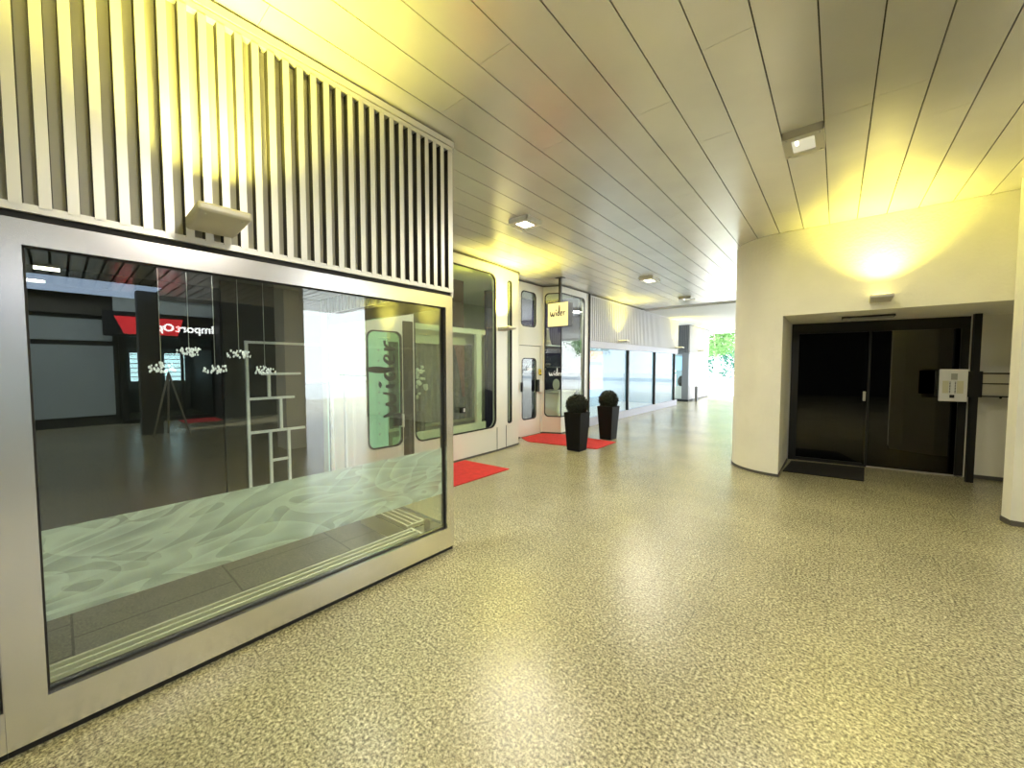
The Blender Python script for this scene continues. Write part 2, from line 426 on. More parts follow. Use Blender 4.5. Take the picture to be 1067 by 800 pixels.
def script_bm(scale):
    """flat brush letters in XY, baseline y=0, as thin plates"""
    bm = bmesh.new()
    for st in SCRIPT:
        P = catmull(st, 7); L = []
        for i,(x,y,w) in enumerate(P):
            a = P[max(i-1,0)]; b = P[min(i+1,len(P)-1)]
            d = Vector((b[0]-a[0], b[1]-a[1])).normalized(); n = Vector((-d.y,d.x))
            L.append((bm.verts.new(((x+n.x*w*.72)*scale,(y+n.y*w*.72)*scale,0)), bm.verts.new(((x-n.x*w*.72)*scale,(y-n.y*w*.72)*scale,0))))
        for (a,b),(c,d) in zip(L, L[1:]): bm.faces.new((a,b,d,c))
    r = bmesh.ops.extrude_face_region(bm, geom=list(bm.faces))
    for v in [g for g in r['geom'] if isinstance(g, bmesh.types.BMVert)]: v.co.z += .004
    return bm
def script_obj(name, scale, M4, mat, parent=None):
    b = MB(); b.merge(script_bm(scale), mat, M4); return b.build(name, None, parent)

def text_obj(name, body, size, M4, mat, parent=None, depth=.004, bold=0.):
    cu = D.curves.new(name, 'FONT'); cu.body = body; cu.size = size; cu.extrude = depth; cu.offset = bold
    t = D.objects.new('tmp', cu); COL.objects.link(t)
    dg = bpy.context.evaluated_depsgraph_get()
    me = D.meshes.new_from_object(t.evaluated_get(dg)); me.name = name
    D.objects.remove(t); D.curves.remove(cu)
    me.transform(M4); me.materials.clear(); me.materials.append(mat)
    o = D.objects.new(name, me); COL.objects.link(o)
    if parent: o.parent = parent
    return o

def mat4(o, x, y, z):
    """basis from origin and three axis vectors"""
    m = Matrix.Identity(4)
    for i,a in enumerate((x,y,z)):
        for j in range(3): m[j][i] = a[j]
    for j in range(3): m[j][3] = o[j]
    return m

def light(kind, loc, energy, col, size=.2, size_y=None, rot=(0,0,0), spot=None, name='lamp_glow', spread=None):
    l = D.lights.new(name, kind); l.energy = energy; l.color = col
    if kind == 'AREA':
        l.size = size
        if spread: l.spread = spread
        if size_y: l.shape = 'RECTANGLE'; l.size_y = size_y
    else: l.shadow_soft_size = size
    if kind == 'SPOT': l.spot_size = spot or 2.; l.spot_blend = .6
    o = D.objects.new(name, l); COL.objects.link(o); o.location = loc; o.rotation_euler = rot
    return o

CZ = 3.25          # ceiling height
YEL = (1., .87, .14)
WARM = (1., .95, .80)

# ================================================================== ground
b = MB(); b.box((-9,-9,-.1),(13,21.5,0)); struct(b.build('floor', M['floor']), 'speckled beige granite paving of the covered passage', 'floor')
b = MB(); b.box((-30,21.5,-.1),(30,31,-.01)); b.box((13,-9,-.1),(30,21.5,-.01))
struct(b.build('pavement', M['paving']), 'pale sunlit pavement beyond the end of the passage', 'pavement')
b = MB(); b.box((-60,31.2,-.2),(60,38.0,-.1)); struct(b.build('road', M['asphalt']), 'pale sunlit road beyond the passage', 'road')
b = MB(); b.box((-60,31,-.2),(60,31.2,.02)); b.box((-60,38,-.2),(60,38.3,.25)); struct(b.build('kerb', M['kerb']), 'pale bluish kerb edging along the road', 'kerb')
b = MB(); b.box((-60,38.3,-.2),(60,70,-.02)); struct(b.build('verge', M['paving']), 'pale ground under the trees across the road', 'ground')

# ================================================================== ceiling
b = MB()
pitch = .254; x = -.123 - pitch*24
edges = []
while x < 2.35:
    # each strip is made of long panels with fine end joints
    y = -9 + random.uniform(0,2.6)
    ys = [-9.]
    while y < 12: ys.append(y); y += 3.05
    ys.append(11.9)
    for a,c in zip(ys, ys[1:]):
        if c-a < .02: continue
        b.box((x+.0035,a+.0012,CZ),(x+pitch-.0035,c-.0012,CZ+.02), M['ceil'])
    x += pitch
xe = x
b.box((-6.3,-9,CZ+.022),(xe,11.9,CZ+.12), M['ceil_dark'])
struct(b.build('ceiling'), 'silvery metal strip ceiling with thin dark seams', 'ceiling')
b = MB(); y = -9.
while y < 6.1:
    b.box((xe+.03,y,CZ-.02),(8.0,y+.165,CZ), M['ceil']); y += .20
b.box((xe+.03,-9,CZ+.01),(8.0,6.2,CZ+.12), M['ceil_dark'])
struct(b.build('ceiling_side'), 'metal ceiling strips over the side passage', 'ceiling')
b = MB(); b.box((-9,11.92,CZ-.05),(8,20.9,CZ+.2)); b.box((-9,20.75,CZ-.18),(8,20.9,CZ-.05)); b.box((xe+.02,9.2,CZ-.04),(8,11.9,CZ+.2))
struct(b.build('ceiling_end', M['ceil_white']), 'plain white ceiling at the bright end of the passage', 'ceiling')
# building mass above keeps the sky off the roof
b = MB(); b.box((-14,-9,CZ+.25),(8,20.9,CZ+.5)); struct(b.build('roof_slab', M['ceil_dark']), 'roof slab over the passage', 'roof')

# ================================================================== near fascia (ribbed) and display window
XW = -2.35
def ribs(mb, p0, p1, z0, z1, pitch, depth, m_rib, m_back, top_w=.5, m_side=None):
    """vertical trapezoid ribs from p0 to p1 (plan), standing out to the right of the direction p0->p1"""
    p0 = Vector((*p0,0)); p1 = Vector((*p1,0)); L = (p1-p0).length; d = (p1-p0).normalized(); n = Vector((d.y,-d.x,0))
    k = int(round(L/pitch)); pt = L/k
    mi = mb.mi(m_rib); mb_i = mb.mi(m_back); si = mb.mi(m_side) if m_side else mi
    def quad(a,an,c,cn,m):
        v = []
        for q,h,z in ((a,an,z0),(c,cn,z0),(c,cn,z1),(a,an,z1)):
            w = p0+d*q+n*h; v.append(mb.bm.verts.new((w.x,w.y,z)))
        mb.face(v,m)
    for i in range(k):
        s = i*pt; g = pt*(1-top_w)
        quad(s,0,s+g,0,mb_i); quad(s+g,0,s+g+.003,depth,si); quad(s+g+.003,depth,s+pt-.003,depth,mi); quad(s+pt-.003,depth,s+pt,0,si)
b = MB()
ribs(b, (XW-.03,-3.6), (XW-.03,2.035), 2.10, 3.165, .0725, .042, M['rib'], M['rib_back'], .53, M['rib_shade'])
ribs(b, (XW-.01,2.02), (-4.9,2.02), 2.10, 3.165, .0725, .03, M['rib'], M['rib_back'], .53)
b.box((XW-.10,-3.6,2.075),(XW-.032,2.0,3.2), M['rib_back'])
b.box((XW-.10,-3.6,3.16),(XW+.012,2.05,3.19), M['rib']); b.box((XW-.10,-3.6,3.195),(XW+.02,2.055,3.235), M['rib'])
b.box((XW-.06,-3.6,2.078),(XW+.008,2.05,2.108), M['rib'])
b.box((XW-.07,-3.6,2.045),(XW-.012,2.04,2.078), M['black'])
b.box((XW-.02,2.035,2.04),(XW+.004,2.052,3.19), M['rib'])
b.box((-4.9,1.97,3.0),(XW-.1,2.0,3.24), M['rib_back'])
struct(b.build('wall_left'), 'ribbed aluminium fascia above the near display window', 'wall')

w1 = empty('window_1', (XW,.95,0)); struct(w1, 'large near display window in a brushed aluminium frame', 'window')
def W(o): o.matrix_parent_inverse = Matrix.Translation(o.parent.location).inverted(); return o
def wframe(name, par, y0, y1, gy0, gy1, extra=None):
    b = MB()
    ol = [(y0,.035),(y1,.035),(y1,2.05),(y0,2.05)]
    bm = sheet_bm(ol, [[(gy0,.195),(gy1,.195),(gy1,1.955),(gy0,1.955)]], .085)
    b.merge(bm, M['alu'], mat4((XW,0,0),(0,1,0),(-1,0,0),(0,0,1)))
    for a,c in (((gy0-.0,.185),(gy1,.20)),((gy0,1.95),(gy1,1.962)),((gy0-.01,.19),(gy0+.006,1.96)),((gy1-.008,.19),(gy1+.01,1.96))):
        b.box((XW-.06,a[0],a[1]),(XW-.028,c[0],c[1]), M['black'])
    b.box((XW-.08,y0,0),(XW-.02,y1,.036), M['black'])
    return W(b.build(name, None, par))
wframe('window_frame', w1, -.175+.0, 2.045, -.071, 1.978)
b = MB(); b.box((XW-.036,-.071,.19),(XW-.034,1.978,1.958)); W(b.build('pane', M['glass'], w1))
b = MB(); b.box((XW-.0395,-.069,.475),(XW-.0385,1.955,.845)); f = W(b.build('window_film', M['film'], w1)); f['label'] = 'frosted white film band with flowing veil pattern'
w2 = empty('window_2', (XW,-1.2,0)); struct(w2, 'next display window at the left edge, only a sliver seen', 'window')
wframe('window_frame', w2, -2.4, -.176, -2.3, -.178-.0)
b = MB(); b.box((XW-.036,-2.3,.19),(XW-.034,-.18,1.958)); W(b.build('pane', M['glass'], w2))
# glazed return of the display case
w3 = empty('window_3', (-3.4,2.03,0)); struct(w3, 'glazed side return of the near display window', 'window')
b = MB()
b.box((-4.45,2.0,.035),(-2.44,2.04,.19), M['alu']); b.box((-4.45,2.0,1.955),(-2.44,2.04,2.09), M['alu']); b.box((-4.45,2.0,.19),(-4.41,2.04,1.955), M['alu'])
b.box((-4.45,2.01,0),(-2.44,2.03,.035), M['black'])
W(b.build('window_frame', None, w3))
b = MB(); b.box((-4.41,2.02,.19),(-2.44,2.022,1.955)); W(b.build('pane', M['glass_clear'], w3))

# display interior
b = MB(); b.box((-4.6,-3.6,0),(XW-.10,1.99,.012)); struct(b.build('floor_display', M['tile_in']), 'dark grey tiles inside the near display window', 'floor')
b = MB(); b.box((-4.75,-3.6,0),(-4.6,2.0,3.2)); b.box((-4.6,-3.75,0),(XW-.1,-3.6,3.2)); struct(b.build('wall_display', M['dark_wall']), 'dark back wall inside the near display window', 'wall')
b = MB(); b.box((-4.6,-3.6,2.25),(XW-.11,1.97,2.32)); struct(b.build('ceiling_display', M['dark_ceil']), 'dark ceiling inside the near display window', 'ceiling')
b = MB(); b.box((-4.20,.95,.012),(-4.15,1.594,2.25)); struct(b.build('wall_partition', M['dark_panel']), 'dark partition panel behind the white shelf frame', 'wall')

# convector grille just behind the glass
def convector(loc, rz, L, label):
    t = empty('convector_heater', loc, rz); tag(t, label, 'heater', 'convector grilles behind the display window')
    b = MB(); b.box((0,-.085,0),(L,.085,.135)); b.build('casing', M['grille'], t)
    b = MB()
    for yy in (-.082,-.03,.022,.074): b.bbox((0,yy-.007,.14),(L,yy+.007,.178), .003)
    b.box((0,-.088,.150),(.02,.085,.176)); b.box((L-.02,-.088,.150),(L,.085,.176))
    b.build('rail', M['grille'], t)
    b = MB(); q = .03
    while q < L-.02: b.box((q,-.08,.138),(q+.006,.078,.152)); q += .022
    g = b.build('fin', M['panel_grey'], t); g['kind'] = 'stuff'
    b = MB(); b.box((.003,-.083,.136),(L-.003,.083,.139)); b.build('tray', M['black'], t)
    return t
convector((-2.515,-.15,.012), PI/2, 1.96, 'long beige convector grille along the bottom of the display glass')
convector((-2.64,1.885,.012), math.radians(180), .75, 'short beige convector grille turning the corner of the display window')

def downlight(x, y, label, watt):
    t = empty('ceiling_spot', (x,y,2.25)); tag(t, label, 'ceiling light', 'small downlights in the display window ceiling')
    b = MB(); b.lathe([(.05,-.012),(.05,0)], (0,0,0), None, 20); b.build('ring', M['steel'], t)
    b = MB(); b.lathe([(.035,-.016),(.035,-.0121)], (0,0,0), None, 16); b.build('lens', M['lens_hot'], t)
    light('SPOT', (x,y,2.22), watt, (1,.95,.85), .03, None, (0,0,0), 1.5, name='spot_glow')
downlight(-2.72, .45, 'small round downlight in the dark display ceiling, toward the left end', 17)
downlight(-2.72, 1.50, 'small round downlight in the dark display ceiling, toward the right end', 85)
# white shelf frame
t = empty('shelf_frame', (-4.0,1.5,.012)); tag(t, 'white slim metal shelf frame standing before the dark partition', 'shelf')
def bar(name, y0, z0, y1, z1, r=.011):
    y0 *= 1.356; y1 *= 1.356; z0 = max(.025, 1.5+(z0-1.5)*1.356); z1 = max(.025, 1.5+(z1-1.5)*1.356)
    b = MB(); b.box((-4.0-.014, min(y0,y1)-r, min(z0,z1)-r),(-4.0+.014, max(y0,y1)+r, max(z0,z1)+r)); W(b.build(name, M['shelf_white'], t))
bar('upright', .80,.02,.80,1.655); bar('upright', 1.455,.02,1.455,1.655); bar('shelf', .80,1.655,1.455,1.655)
bar('shelf', .89,1.445,1.12,1.445); bar('divider', .925,1.28,.925,1.445); bar('shelf', .80,1.28,1.075,1.28)
bar('divider', .995,1.055,.995,1.28); bar('shelf', .80,1.055,1.14,1.055)
bar('divider', .925,.02,.925,1.055); bar('divider', 1.04,.02,1.04,1.055); bar('shelf', .925,.85,1.04,.85)

# crystal pendants
def pendant(y, z, label):
    t = empty('crystal_pendant', (-2.75,y,z)); tag(t, label, 'pendant', 'crystal pendants in the display window')
    b = MB(); b.tube([(0,0,.01),(0,0,2.25-z)], .0018, n=5); b.build('wire', M['wire'], t)
    b = MB(); rnd = random.Random(int(y*1000))
    for k in range(44):
        a = rnd.uniform(0,2*PI); r = .058*math.sqrt(rnd.random()); h = rnd.uniform(-.03,.03)*(1-.4*r/.058)
        bm2 = bmesh.new(); bmesh.ops.create_icosphere(bm2, subdivisions=1, radius=rnd.uniform(.0035,.0065))
        b.merge(bm2, None, Matrix.Translation((r*math.cos(a), r*math.sin(a), h)) @ Matrix.Diagonal((1,1,1.5,1)))
    b.build('crystal_cluster', M['crystal'], t)
for y,z,w in ((.357,1.49,'leftmost, hanging left of the mirrored lettering'),(.475,1.58,'second from left, hanging high'),(.589,1.478,'third from left, hanging low'),
              (.708,1.569,'fourth from left, beside the top corner of the white shelf'),(.843,1.47,'rightmost, hanging inside the shelf frame')):
    pendant(y, z, 'small crystal pendant, '+w)

# wall uplights
def uplight(loc, rz, label, watt, spread=True):
    """local +x = away from the wall, y along the wall"""
    t = empty('wall_uplight', loc, rz); tag(t, label, 'wall light', 'enamelled wall uplights')
    b = MB()
    bm = bmesh.new(); q = MB(); q.bm.free(); q.bm = bm
    q.prism([(0,-.095),(.275,-.10),(.275,.10),(0,.095)], 0, .05)
    for v in bm.verts:
        if v.co.x > .1 and v.co.z < .01: v.co.z = .012
        if v.co.x < .1 and v.co.z < .01: v.co.z = -.012
    bmesh.ops.bevel(bm, geom=list(bm.edges), offset=.012, segments=3, affect='EDGES', profile=.5)
    b.merge(bm); b.build('housing', M['fixture'], t)
    b = MB(); b.box((.03,-.075,.05),(.245,.075,.056)); b.build('lens', M['lens_yellow'], t)
    for yy in (-.07,.07):
        b = MB(); b.lathe([(.006,-.004),(.006,.001)], (.24,yy,.010), None, 8); b.build('screw', M['steel'], t)
    R = Matrix.Rotation(rz,3,'Z'); p = Vector(loc)+R @ Vector((.23,0,.10))
    light('AREA', p, watt*2.8, YEL, .12, .2, (PI,0,rz), name='uplight_glow', spread=1.9)
    return t
uplight((XW+.002,.505,2.15), 0, 'beige wall uplight on the ribbed near fascia', 13)
uplight((-4.535,5.06,2.12), 0, 'slim wall uplight beside the slot window of the shop', 14)
uplight((XW+.002,-1.55,2.15), 0, 'unseen beige wall uplight added on the fascia, out to the left', 8)  # out of view, added to brighten the near ceiling
uplight((.36,6.228,2.25), -PI/2, 'small wall uplight over the dark entrance', 6.5)
uplight((-4.60,10.0,2.14), 0, 'wall uplight on the far ribbed fascia over the first shop window', 5)
uplight((-4.60,14.9,2.14), 0, 'wall uplight at the far end of the ribbed fascia', 4)
uplight((-4.72,18.4,2.14), 0, 'wall uplight on the end block near the trees', 6)
uplight((3.3,6.228,2.25), -PI/2, 'wall uplight on the cream wall right of the pier', 9)
uplight((5.2,6.228,2.25), -PI/2, 'wall uplight at the street end of the cream wall', 9)

# ceiling lamps
def ceil_lamp(x, y, label, lit, watt, wx=.25, wy=.34):
    t = empty('ceiling_lamp', (x,y,CZ)); tag(t, label, 'ceiling light', 'rectangular ceiling lamps')
    b = MB(); bm = sheet_bm(rrect(-wx/2,wx/2,-wy/2,wy/2,.012,2), [rrect(-wx*.28,wx*.28,-wy*.33,wy*.33,.01,2)], .012)
    b.merge(bm, M['fixture'] if not lit else M['panel_white'], mat4((0,0,-.055),(1,0,0),(0,0,1),(0,1,0)))
    b.box((-wx/2,-wy/2,-.044),(-wx/2+.01,wy/2,0)); b.box((wx/2-.01,-wy/2,-.044),(wx/2,wy/2,0)); b.box((-wx/2,-wy/2,-.044),(wx/2,-wy/2+.01,0)); b.box((-wx/2,wy/2-.01,-.044),(wx/2,wy/2,0))
    b.build('housing', None, t)
    b = MB(); b.box((-wx*.28,-wy*.33,-.046),(wx*.28,wy*.33,-.042)); b.build('lens', M['lens'] if lit else M['lens_dim'], t)
    b = MB(); b.tube([(-wx*.16,-wy*.22,-.044),(-wx*.16,-.02,-.044)], .012); b.build('bulb', M['lens_hot'], t)
    for sx in (-1,1):
        for sy in (-1,1):
            b = MB(); b.lathe([(.008,-.06),(.008,-.054)], (sx*wx*.4,sy*wy*.42,0), None, 8); b.build('screw', M['steel'], t)
    if watt: light('AREA', (x,y,CZ-.07), watt, WARM, wx, wy, (0,0,0), name='ceiling_lamp_glow')
ceil_lamp(-.247, 3.77, 'greenish boxy ceiling lamp before the dark entrance, barely lit', False, 30, .25, .34)
ceil_lamp(-2.92, 3.70, 'lit square ceiling lamp above the first red mat', True, 34, .28, .28)
ceil_lamp(-2.92, 7.72, 'lit ceiling lamp beyond the hanging shop sign', True, 30, .28, .4)
ceil_lamp(-3.0, 10.5, 'ceiling lamp near the end of the metal strips, unlit', False, 12, .3, .4)
ceil_lamp(.55, .9, 'unseen ceiling lamp added overhead, above the viewer', True, 60)  # out of view, added to light the near floor
ceil_lamp(-.25, -3.4, 'unseen ceiling lamp added behind the viewer', True, 12)  # out of view, added as fill from behind the camera
ceil_lamp(5.75, -.06, 'first lamp in the side passage ceiling', True, 10, .34, .3)
ceil_lamp(7.4, -.25, 'second lamp in the side passage ceiling', True, 10, .34, .3)

# ================================================================== rounded shop facade
FP = Path([(-4.50,2.06),(-4.46,3.10),(-4.52,4.94),(-4.60,5.63),(-4.98,5.99),(-4.98,6.94),(-4.60,7.12),(-4.60,8.30)])
S = FP.S; TOPZ = CZ-.02
A0,A1 = FP.sy(2.50), FP.sy(2.985)
B0,B1 = FP.sy(3.19), FP.sy(4.915)
C0,C1 = FP.sy(5.27,2), FP.sy(5.40,2)
D0,D1 = S[4]+.14, S[4]+.875
U0,U1 = S[4]+.19, S[4]+.70
P0,P1 = S[5]+.045, FP.sy(8.11,6)
b = MB()
outer = [(0,.0),(D0,.0),(D0,1.93),(D1,1.93),(D1,.0),(S[-1],.0),(S[-1],TOPZ),(0,TOPZ)]
bm = FP.wrap(outer, [rrect(A0,A1,.43,1.95,.09), rrect(B0,B1,.43,3.06,.14), rrect(C0,C1,.45,3.03,.05), rrect(U0,U1,2.32,3.05,.10), rrect(P0,P1,.375,3.08,.09)], .07)
b.merge(bm, M['alu_white'])
for s_ in (S[2], FP.sy(5.30,2)-.08): # panel joints
    p = FP.map(s_,-.002,0); b.box((p.x-.003,p.y-.003,.01),(p.x+.004,p.y+.003,.42), M['black'])
p = FP.map(S[-1],-.01,0); b.box((p.x-.05,8.29,0),(p.x+.03,8.325,TOPZ), M['black_metal'])
struct(b.build('wall_shop'), 'pale metal shop facade with rounded window openings', 'wall')
b = MB(); b.merge(FP.wrap([(0,0),(D0,0),(D0,.03),(0,.03)], [], .01, -.012), M['skirt']); b.merge(FP.wrap([(D1,0),(S[-1],0),(S[-1],.03),(D1,.03)], [], .01, -.012), M['skirt'])
b.merge(FP.wrap([(0,TOPZ-.012),(S[-1],TOPZ-.012),(S[-1],TOPZ+.012),(0,TOPZ+.012)], [], .02, -.02), M['skirt'])
struct(b.build('baseboard_shop'), 'thin dark joint along the foot and top of the shop facade', 'trim')

def shopwin(name, label, s0, s1, z0, z1, r, mat, gasket=True):
    w = empty(name, FP.map((s0+s1)/2,0,z0)); struct(w, label, 'window')
    if gasket:
        b = MB(); b.merge(FP.wrap(rrect(s0-.004,s1+.004,z0-.004,z1+.004,r), [rrect(s0+.014,s1-.014,z0+.014,z1-.014,r)], .03, -.006)); W(b.build('gasket', M['black_metal'], w))
    b = MB(); b.merge(FP.wrap(rrect(s0,s1,z0,z1,r), [], .003, .03)); W(b.build('pane', mat, w))
    return w
wA = shopwin('window_4', 'greenish narrow shop window with vertical brush lettering', A0,A1,.43,1.95,.09, M['glass_green'])
wB = shopwin('window_5', 'tall rounded shop window with a patterned curtain inside', B0,B1,.43,3.06,.14, M['glass_shop'])
shopwin('window_6', 'narrow rounded slot window at the curved end of the shop front', C0,C1,.45,3.03,.05, M['glass_shop'])
shopwin('window_7', 'small rounded transom window above the shop door', U0,U1,2.32,3.05,.10, M['glass_shop'])
wP = shopwin('window_8', 'tall bent shop window behind the hanging sign', P0,P1,.375,3.08,.09, M['glass_shop'])
b = MB(); pm = FP.map(S[6],.02,0); b.box((pm.x-.008,pm.y-.008,.39),(pm.x+.012,pm.y+.012,3.06)); W(b.build('mullion', M['black_metal'], wP))
# window 5 inner frame: transom and mullion
b = MB()
b.merge(FP.wrap([(B0,2.02),(B1-.2,2.02),(B1-.2,2.10),(B0,2.10)], [], .05, .06)); b.merge(FP.wrap([(B1-.42,.43),(B1-.30,.43),(B1-.30,2.02),(B1-.42,2.02)], [], .05, .06)); b.merge(FP.wrap([(B0,.43),(B1-.2,.43),(B1-.2,.55),(B0,.55)], [], .05, .06))

W(b.build('inner_frame', M['cream_in'], wB))
b = MB(); p = FP.map(FP.sy(4.06),-.02,0)
b.bbox((p.x-.02,4.03,.76),(p.x+.03,4.12,.85),.008, M['black_metal']); b.bbox((p.x-.01,4.075,.775),(p.x+.036,4.112,.835),.006, M['panel_white'])
W(b.build('lock_plate', None, wB))
# brush lettering reading bottom to top on window 4
M4 = mat4(FP.map(A1-.10,-.006,.84),(0,0,1.45),(0,-1,0),(1,0,0))
o = W(script_obj('lettering', .40, M4, M['ink'], wA)); o['label'] = 'black vertical brush lettering reading wider'
b = MB()
b2 = MB()
for k in range(9):
    zz = .62+k*.135; c = FP.map(A0+.15,-.006,zz); b2.bbox((c.x-.002,c.y-.010,zz-.010),(c.x+.002,c.y+.010,zz+.010),.0015)
b.bm.free(); W(b2.build('dot_row', M['panel_grey'], wA))
b = MB(); p = FP.map(A1-.06,-.01,0); b.bbox((p.x-.01,p.y-.09,.70),(p.x+.03,p.y+.03,.87),.006, M['black_metal']); b.bbox((p.x+.0,p.y+.03,.68),(p.x+.05,p.y+.06,.85),.006, M['panel_white'])
W(b.build('door_latch', None, wA))

b = MB(); b.merge(FP.wrap([(A1+.02,.02),(B0-.03,.02),(B0-.03,2.10),(A1+.02,2.10)], [], .012, -.014)); struct(b.build('trim_3', M['dark_panel']), 'dark pilaster between the lettered window and the curtained window', 'trim')
b = MB(); b.box((-4.97,2.2,.012),(-4.93,3.06,2.05)); struct(b.build('wall_backlight', M['backlight']), 'pale green screen panel added behind the lettered shop window to brighten it', 'wall')  # self-lit panel, added so the lettered window looks bright
# shop door
d1 = empty('door_1', (-4.98,6.49,0)); struct(d1, 'pale metal shop door with a tall rounded glass light', 'door')
b = MB(); b.merge(FP.wrap([(D0+.008,.012),(D1-.008,.012),(D1-.008,1.92),(D0+.008,1.92)], [rrect(S[4]+.235,S[4]+.72,.36,1.66,.09)], .05, .01), M['alu_white']); W(b.build('leaf', None, d1))
b = MB(); b.merge(FP.wrap(rrect(S[4]+.23,S[4]+.725,.355,1.665,.09), [rrect(S[4]+.25,S[4]+.705,.375,1.645,.09)], .02, .004)); W(b.build('gasket', M['black_metal'], d1))
b = MB(); b.merge(FP.wrap(rrect(S[4]+.235,S[4]+.72,.36,1.66,.09), [], .003, .03)); W(b.build('pane', M['glass_shop'], d1))
b = MB(); b.bbox((-4.97,6.15,.96),(-4.93,6.20,1.16),.008); W(b.build('push_bar', M['black_metal'], d1))
b = MB(); b.bbox((-4.97,6.69,.94),(-4.92,6.76,1.20),.008); W(b.build('handle', M['black_metal'], d1))
b = MB(); b.bbox((-4.975,6.77,.93),(-4.93,6.90,1.17),.006); o = W(b.build('notice_plate', M['panel_white'], d1)); o['label'] = 'white notice plate'
b = MB(); b.bbox((-4.975,6.79,1.30),(-4.955,6.87,1.43),.004, M['yellow']); b.box((-4.956,6.795,1.285),(-4.952,6.865,1.31), M['black_metal']); b.box((-4.956,6.81,1.37),(-4.953,6.85,1.39), M['black_metal']); o = W(b.build('sticker', None, d1)); o['label'] = 'small yellow sticker'
W(script_obj('decal', .10, mat4((-4.962,6.36,1.40),(0,1,0),(0,0,1),(1,0,0)), M['white_decal'], d1))

# shop interior
inner = [tuple(FP.map(q,.075,0).xy) for q in S]+[(-7.6,8.3),(-7.6,2.06)]
b = MB(); b.prism(inner, 0, .012); struct(b.build('floor_shop', M['tile_in']), 'tiled floor inside the shop', 'floor')
b = MB(); b.box((-7.75,2.06,0),(-7.6,8.3,3.2)); b.box((-7.6,8.2,.012),(-4.7,8.28,3.15)); b.box((-7.6,1.98,.012),(-4.62,2.06,3.15)); b.prism(inner, 3.15, 3.2)
struct(b.build('wall_shop_interior', M['cream_in']), 'greenish cream inner walls of the shop', 'wall')
b = MB(); b.box((-5.95,6.1,.012),(-5.87,8.19,3.14)); b.box((-5.86,8.1,.012),(-4.75,8.18,3.14)); struct(b.build('wall_shop_navy', M['navy']), 'dark navy inner wall behind the hanging sign', 'wall')
# curtain
def drape(name, pts, z0, z1, mat, parent, folds=14, amp=.02):
    b = MB(); n = 90; rows = 8; G = []
    for j in range(rows+1):
        f = j/rows; row = []
        for i in range(n+1):
            u = i/n; y0,y1 = pts(f); y = y0+(y1-y0)*u
            row.append(b.bm.verts.new((amp*math.sin(u*folds*2*PI), y, z0+(z1-z0)*f)))
        G.append(row)
    for j in range(rows):
        for i in range(n):
            g = b.face([G[j][i],G[j][i+1],G[j+1][i+1],G[j+1][i]]); g.smooth = True
    return b.build(name, mat, parent)
t = empty('curtain', (-5.12,4.50,0)); tag(t, 'grey patterned curtain with a reddish drape in the rounded shop window', 'curtain')
drape('grey_drape', lambda f:(-1.3,.42), .55, 1.88, M['curtain'], t)
o = drape('red_drape', lambda f:(-.10+.22*(1-f)**.7,.16), .95, 1.87, M['curtain_red'], t, 6, .015); o.location = (.05,.02,0); o['label'] = 'reddish patterned drape'
b = MB(); b.box((-.02,-1.3,1.86),(.06,.2,1.99)); b.build('pelmet', M['cream_in'], t)
b = MB(); b.tube([(-.03,-1.32,1.88),(-.03,.44,1.88)], .012); b.build('rod', M['wire'], t)
b = MB(); b.box((-.03,-1.25,2.14),(.0,.22,3.0)); o = b.build('upper_blind', M['blind'], t); o['label'] = 'dark brown blind above the curtain rail'
# white flowers in window (seen through the display glass)
t = empty('flower_arrangement', (-4.72,3.46,.43)); tag(t, 'tall white flower arrangement in the shop window', 'flowers')
b = MB(); b.lathe([(.05,0),(.07,.1),(.075,.3),(.05,.38),(.055,.4)], (0,0,0)); b.build('vase', M['dark_wall'], t)
b = MB(); c_ = MB(); rnd = random.Random(3)
for k in range(26):
    a = rnd.uniform(0,2*PI); r = rnd.uniform(.03,.13); h = rnd.uniform(.6,1.05)
    b.tube([(0,0,.36),(r*.4*math.cos(a),r*.4*math.sin(a),.36+(h-.36)*.6),(r*math.cos(a),r*math.sin(a),h)], .003, n=4)
    bm2 = bmesh.new(); bmesh.ops.create_icosphere(bm2, subdivisions=1, radius=rnd.uniform(.02,.04)); c_.merge(bm2, None, Matrix.Translation((r*math.cos(a),r*math.sin(a),h)))
b.build('stem', M['leaf_dark'], t)['kind'] = 'stuff'; c_.build('blossom', M['flower'], t)['kind'] = 'stuff'
b = MB(); b.box((-.25,-.3,-.43),(.18,.3,0)); 
o = b.build('plinth', M['cream_in'], None, (-4.80,3.5,.012)); o.scale = (1,1,.972); o.location.z = .43; tag(o, 'low cream plinth under the flower arrangement', 'plinth')
# in pane 8: shelves, cone lamp, counter, oval mirror
t = empty('wall_shelf', (-5.25,7.50,1.95)); tag(t, 'thin glass shelf carrying a conical lamp in the bent window', 'shelf')
b = MB(); b.box((-.35,-.4,0),(.30,.45,.02)); b.build('board', M['steel'], t)
b = MB(); b.box((-.33,-.38,-.06),(-.31,.4,0)); b.build('bracket', M['steel'], t)
b = MB(); b.lathe([(.10,.0),(.085,.03),(.05,.16),(.035,.30),(.03,.40)], (0,0,0)); o = b.build('cone_lamp', M['brass'], None, (-5.15,7.38,1.97)); tag(o, 'bronze conical lamp standing on the upper glass shelf', 'lamp')
t = empty('wall_shelf', (-5.25,7.50,1.45)); tag(t, 'thin dark lower shelf carrying a small bowl in the bent window', 'shelf')
b = MB(); b.box((-.35,-.4,0),(.30,.45,.02)); b.build('board', M['dark_panel'], t)
b = MB(); b.box((-.33,-.38,-.06),(-.31,.4,0)); b.build('bracket', M['steel'], t)
